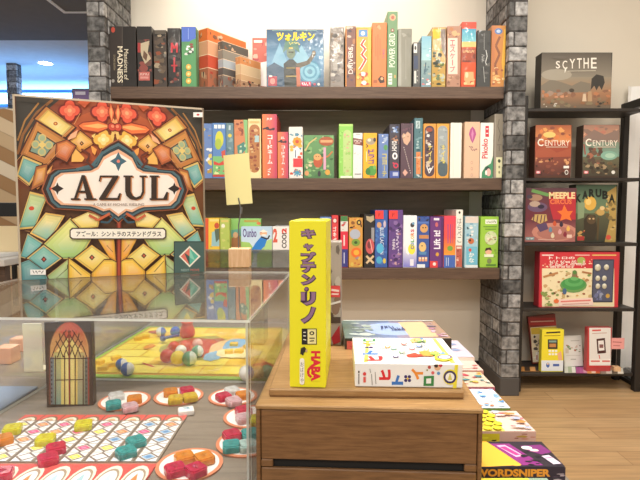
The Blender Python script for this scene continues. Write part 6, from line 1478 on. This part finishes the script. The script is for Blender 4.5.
# black chair behind, cream sign on the table
ch = empty('chair', (-2.57, 4.35, 0), 'black chair with slatted back at the far left beyond the side table', 'chair')
def part(nm, lo, hi, mat='black_plastic', b=.004): 
    m2 = MB(); m2.box(lo, hi, '#ffffff', mat, b); m2.build(nm, ch)
part('seat', (-2.83, 4.15, .42), (-2.35, 4.6, .46))
part('backrest', (-2.83, 4.12, .83), (-2.29, 4.15, .945)); part('rail', (-2.83, 4.12, .66), (-2.29, 4.15, .72))
for x in (-2.83, -2.33):
    part('leg', (x, 4.12, 0), (x + .035, 4.155, .98), b=.003); part('leg', (x, 4.56, 0), (x + .035, 4.595, .42), b=.003)
sg = empty('sign_card', (-1.72, 2.85, .655), 'blank cream card standing on the far left side table beside the stained-glass box', 'card')
a_, b_ = W(-3, 252, 2.8), W(17.5, 226, 2.8); a_.z = .6555
mb = MB(); mb.box((a_.x, 2.8, a_.z), (b_.x, 2.804, b_.z), '#efd9ac', 'print', .0005); mb.build('card_face', sg)
mb = MB(); mb.box((a_.x + .02, 2.805, a_.z), (b_.x - .02, 2.85, a_.z + .012), '#ffffff', 'block_wood', .001); mb.build('foot_block', sg)
# small monitor with a purple picture standing on the wood-clad partition
zt_ = W(10, 108.5, 5.2).z
sc = empty('monitor', (-2.4, 5.26, zt_), 'small dark monitor with a purple picture standing on the far wooden partition', 'monitor')
a_, b_ = W(72, 102, 5.25), W(91, 88.5, 5.25)
mb = MB(); mb.box((a_.x, 5.25, zt_ + .015), (b_.x + .05, 5.28, b_.z), '#ffffff', 'black_plastic', .004); mb.build('screen_case', sc)
mb = MB(); mb.box((a_.x + .06, 5.24, zt_ + .0005), (b_.x - .01, 5.31, zt_ + .015), '#ffffff', 'black_plastic', .003); mb.build('screen_foot', sc)
mb = MB(); A = Art(mb, (a_.x + .015, 5.2495, b_.z - .015), (1, 0, 0), (0, 0, -1), b_.x - a_.x + .01, b_.z - zt_ - .05, 'print'); A.G(0, 0, 1, 1, '#5c3c78', '#8a64a8'); A.R(.1, .1, .6, .3, '#d8d0e4'); A.N(.1, .4, .9, .95, 8, ['#a888c8', '#4c3068', '#c8a8d8'], .1); mb.build('screen_picture', sc)
# recessed downlight
c = WZ(45.5, 63, CEIL); dl = empty('ceiling_downlight', (c.x, c.y, CEIL), 'round glowing downlight recessed in the blue-lit ceiling', 'ceiling light')
mb = MB(); mb.lathe([(.075, -.004), (.075, -.0005)], (c.x, c.y, CEIL), '#ffffff', 'lamp_glow', 28); mb.build('diffuser', dl)
mb = MB(); n = 28
for i in range(n):
    a0, a1 = 2 * math.pi * i / n, 2 * math.pi * (i + 1) / n
    P = lambda r, a, z: (c.x + r * math.cos(a), c.y + r * math.sin(a), CEIL + z)
    mb.face([P(.076, a0, -.006), P(.076, a1, -.006), P(.095, a1, -.0008), P(.095, a0, -.0008)], '#f0f0f0', 'painted')
mb.build('trim_ring', dl)

# ------------------------------------------------------------------ lights
def area(name, loc, rot, sx, sy, power, col):
    l = bpy.data.lights.new(name, 'AREA'); l.shape = 'RECTANGLE'; l.size = sx; l.size_y = sy; l.energy = power; l.color = col
    o = bpy.data.objects.new(name, l); COL.objects.link(o); o.location = loc; o.rotation_euler = rot; return o
def spot(name, loc, target, power, col, size=60, blend=.8, rad=.04):
    l = bpy.data.lights.new(name, 'SPOT'); l.energy = power; l.color = col; l.spot_size = math.radians(size); l.spot_blend = blend; l.shadow_soft_size = rad
    o = bpy.data.objects.new(name, l); COL.objects.link(o); o.location = loc
    o.rotation_euler = (Vector(target) - Vector(loc)).to_track_quat('-Z', 'Y').to_euler(); return o
WARM = (1.0, .90, .76); NEUT = (1.0, .95, .87)
area('ceiling_lamp_front', (.1, 1.05, CEIL - .03), (0, 0, 0), 1.8, .7, 46, NEUT)
area('ceiling_lamp_behind', (-.2, -.9, CEIL - .05), (math.radians(35), 0, 0), 2.2, .8, 62, NEUT)
area('ceiling_lamp_right', (1.6, 1.0, CEIL - .05), (0, 0, 0), .8, .8, 20, WARM)
spot('wall_wash_left', (-.38, 2.30, CEIL - .06), (-.34, 2.68, 1.80), 54, (1, .95, .86), 95, .9)
spot('wall_wash_mid', (.22, 2.28, CEIL - .06), (.22, 2.68, 1.75), 30, (1, .95, .86), 95, .9)
spot('case_spot', (-.25, .55, CEIL - .06), (-.25, .75, TZ), 85, (1, .97, .92), 46, .7)
for x_ in (-1.2, .1, 1.3): spot('glint_spot', (x_, -.35, CEIL - .08), (x_ * .8, 2.45, .9), 34, NEUT, 70, .8, .05)  # unseen spots added behind the camera to put glints on the wrapped boxes
area('cove_blue', (-4.4, 7.1, 2.30), (math.radians(180 - 35), 0, 0), 5.0, .1, 75, (.12, .40, 1.0))
area('cove_blue_near', (-4.2, 6.2, 1.9), (math.radians(180), 0, 0), 3.0, .5, 24, (.2, .5, 1.0))
area('left_hall_lamp', (-3.2, 3.6, CEIL - .05), (0, 0, 0), 1.4, 1.4, 34, NEUT)

w = bpy.data.worlds.new('world'); SC.world = w; w.use_nodes = True
bg = w.node_tree.nodes['Background']; bg.inputs[0].default_value = (1.0, .95, .88, 1); bg.inputs[1].default_value = .8

SC.view_settings.view_transform = 'Standard'
SC.view_settings.look = 'None'
SC.view_settings.exposure = 0.0
SC.view_settings.gamma = 1.0
SC.cycles.max_bounces = 10; SC.cycles.diffuse_bounces = 4; SC.cycles.glossy_bounces = 5
SC.cycles.transmission_bounces = 8; SC.cycles.transparent_max_bounces = 32
SC.cycles.sample_clamp_indirect = 6.0
SC.cycles.caustics_reflective = False; SC.cycles.caustics_refractive = False
bpy.context.view_layer.update()
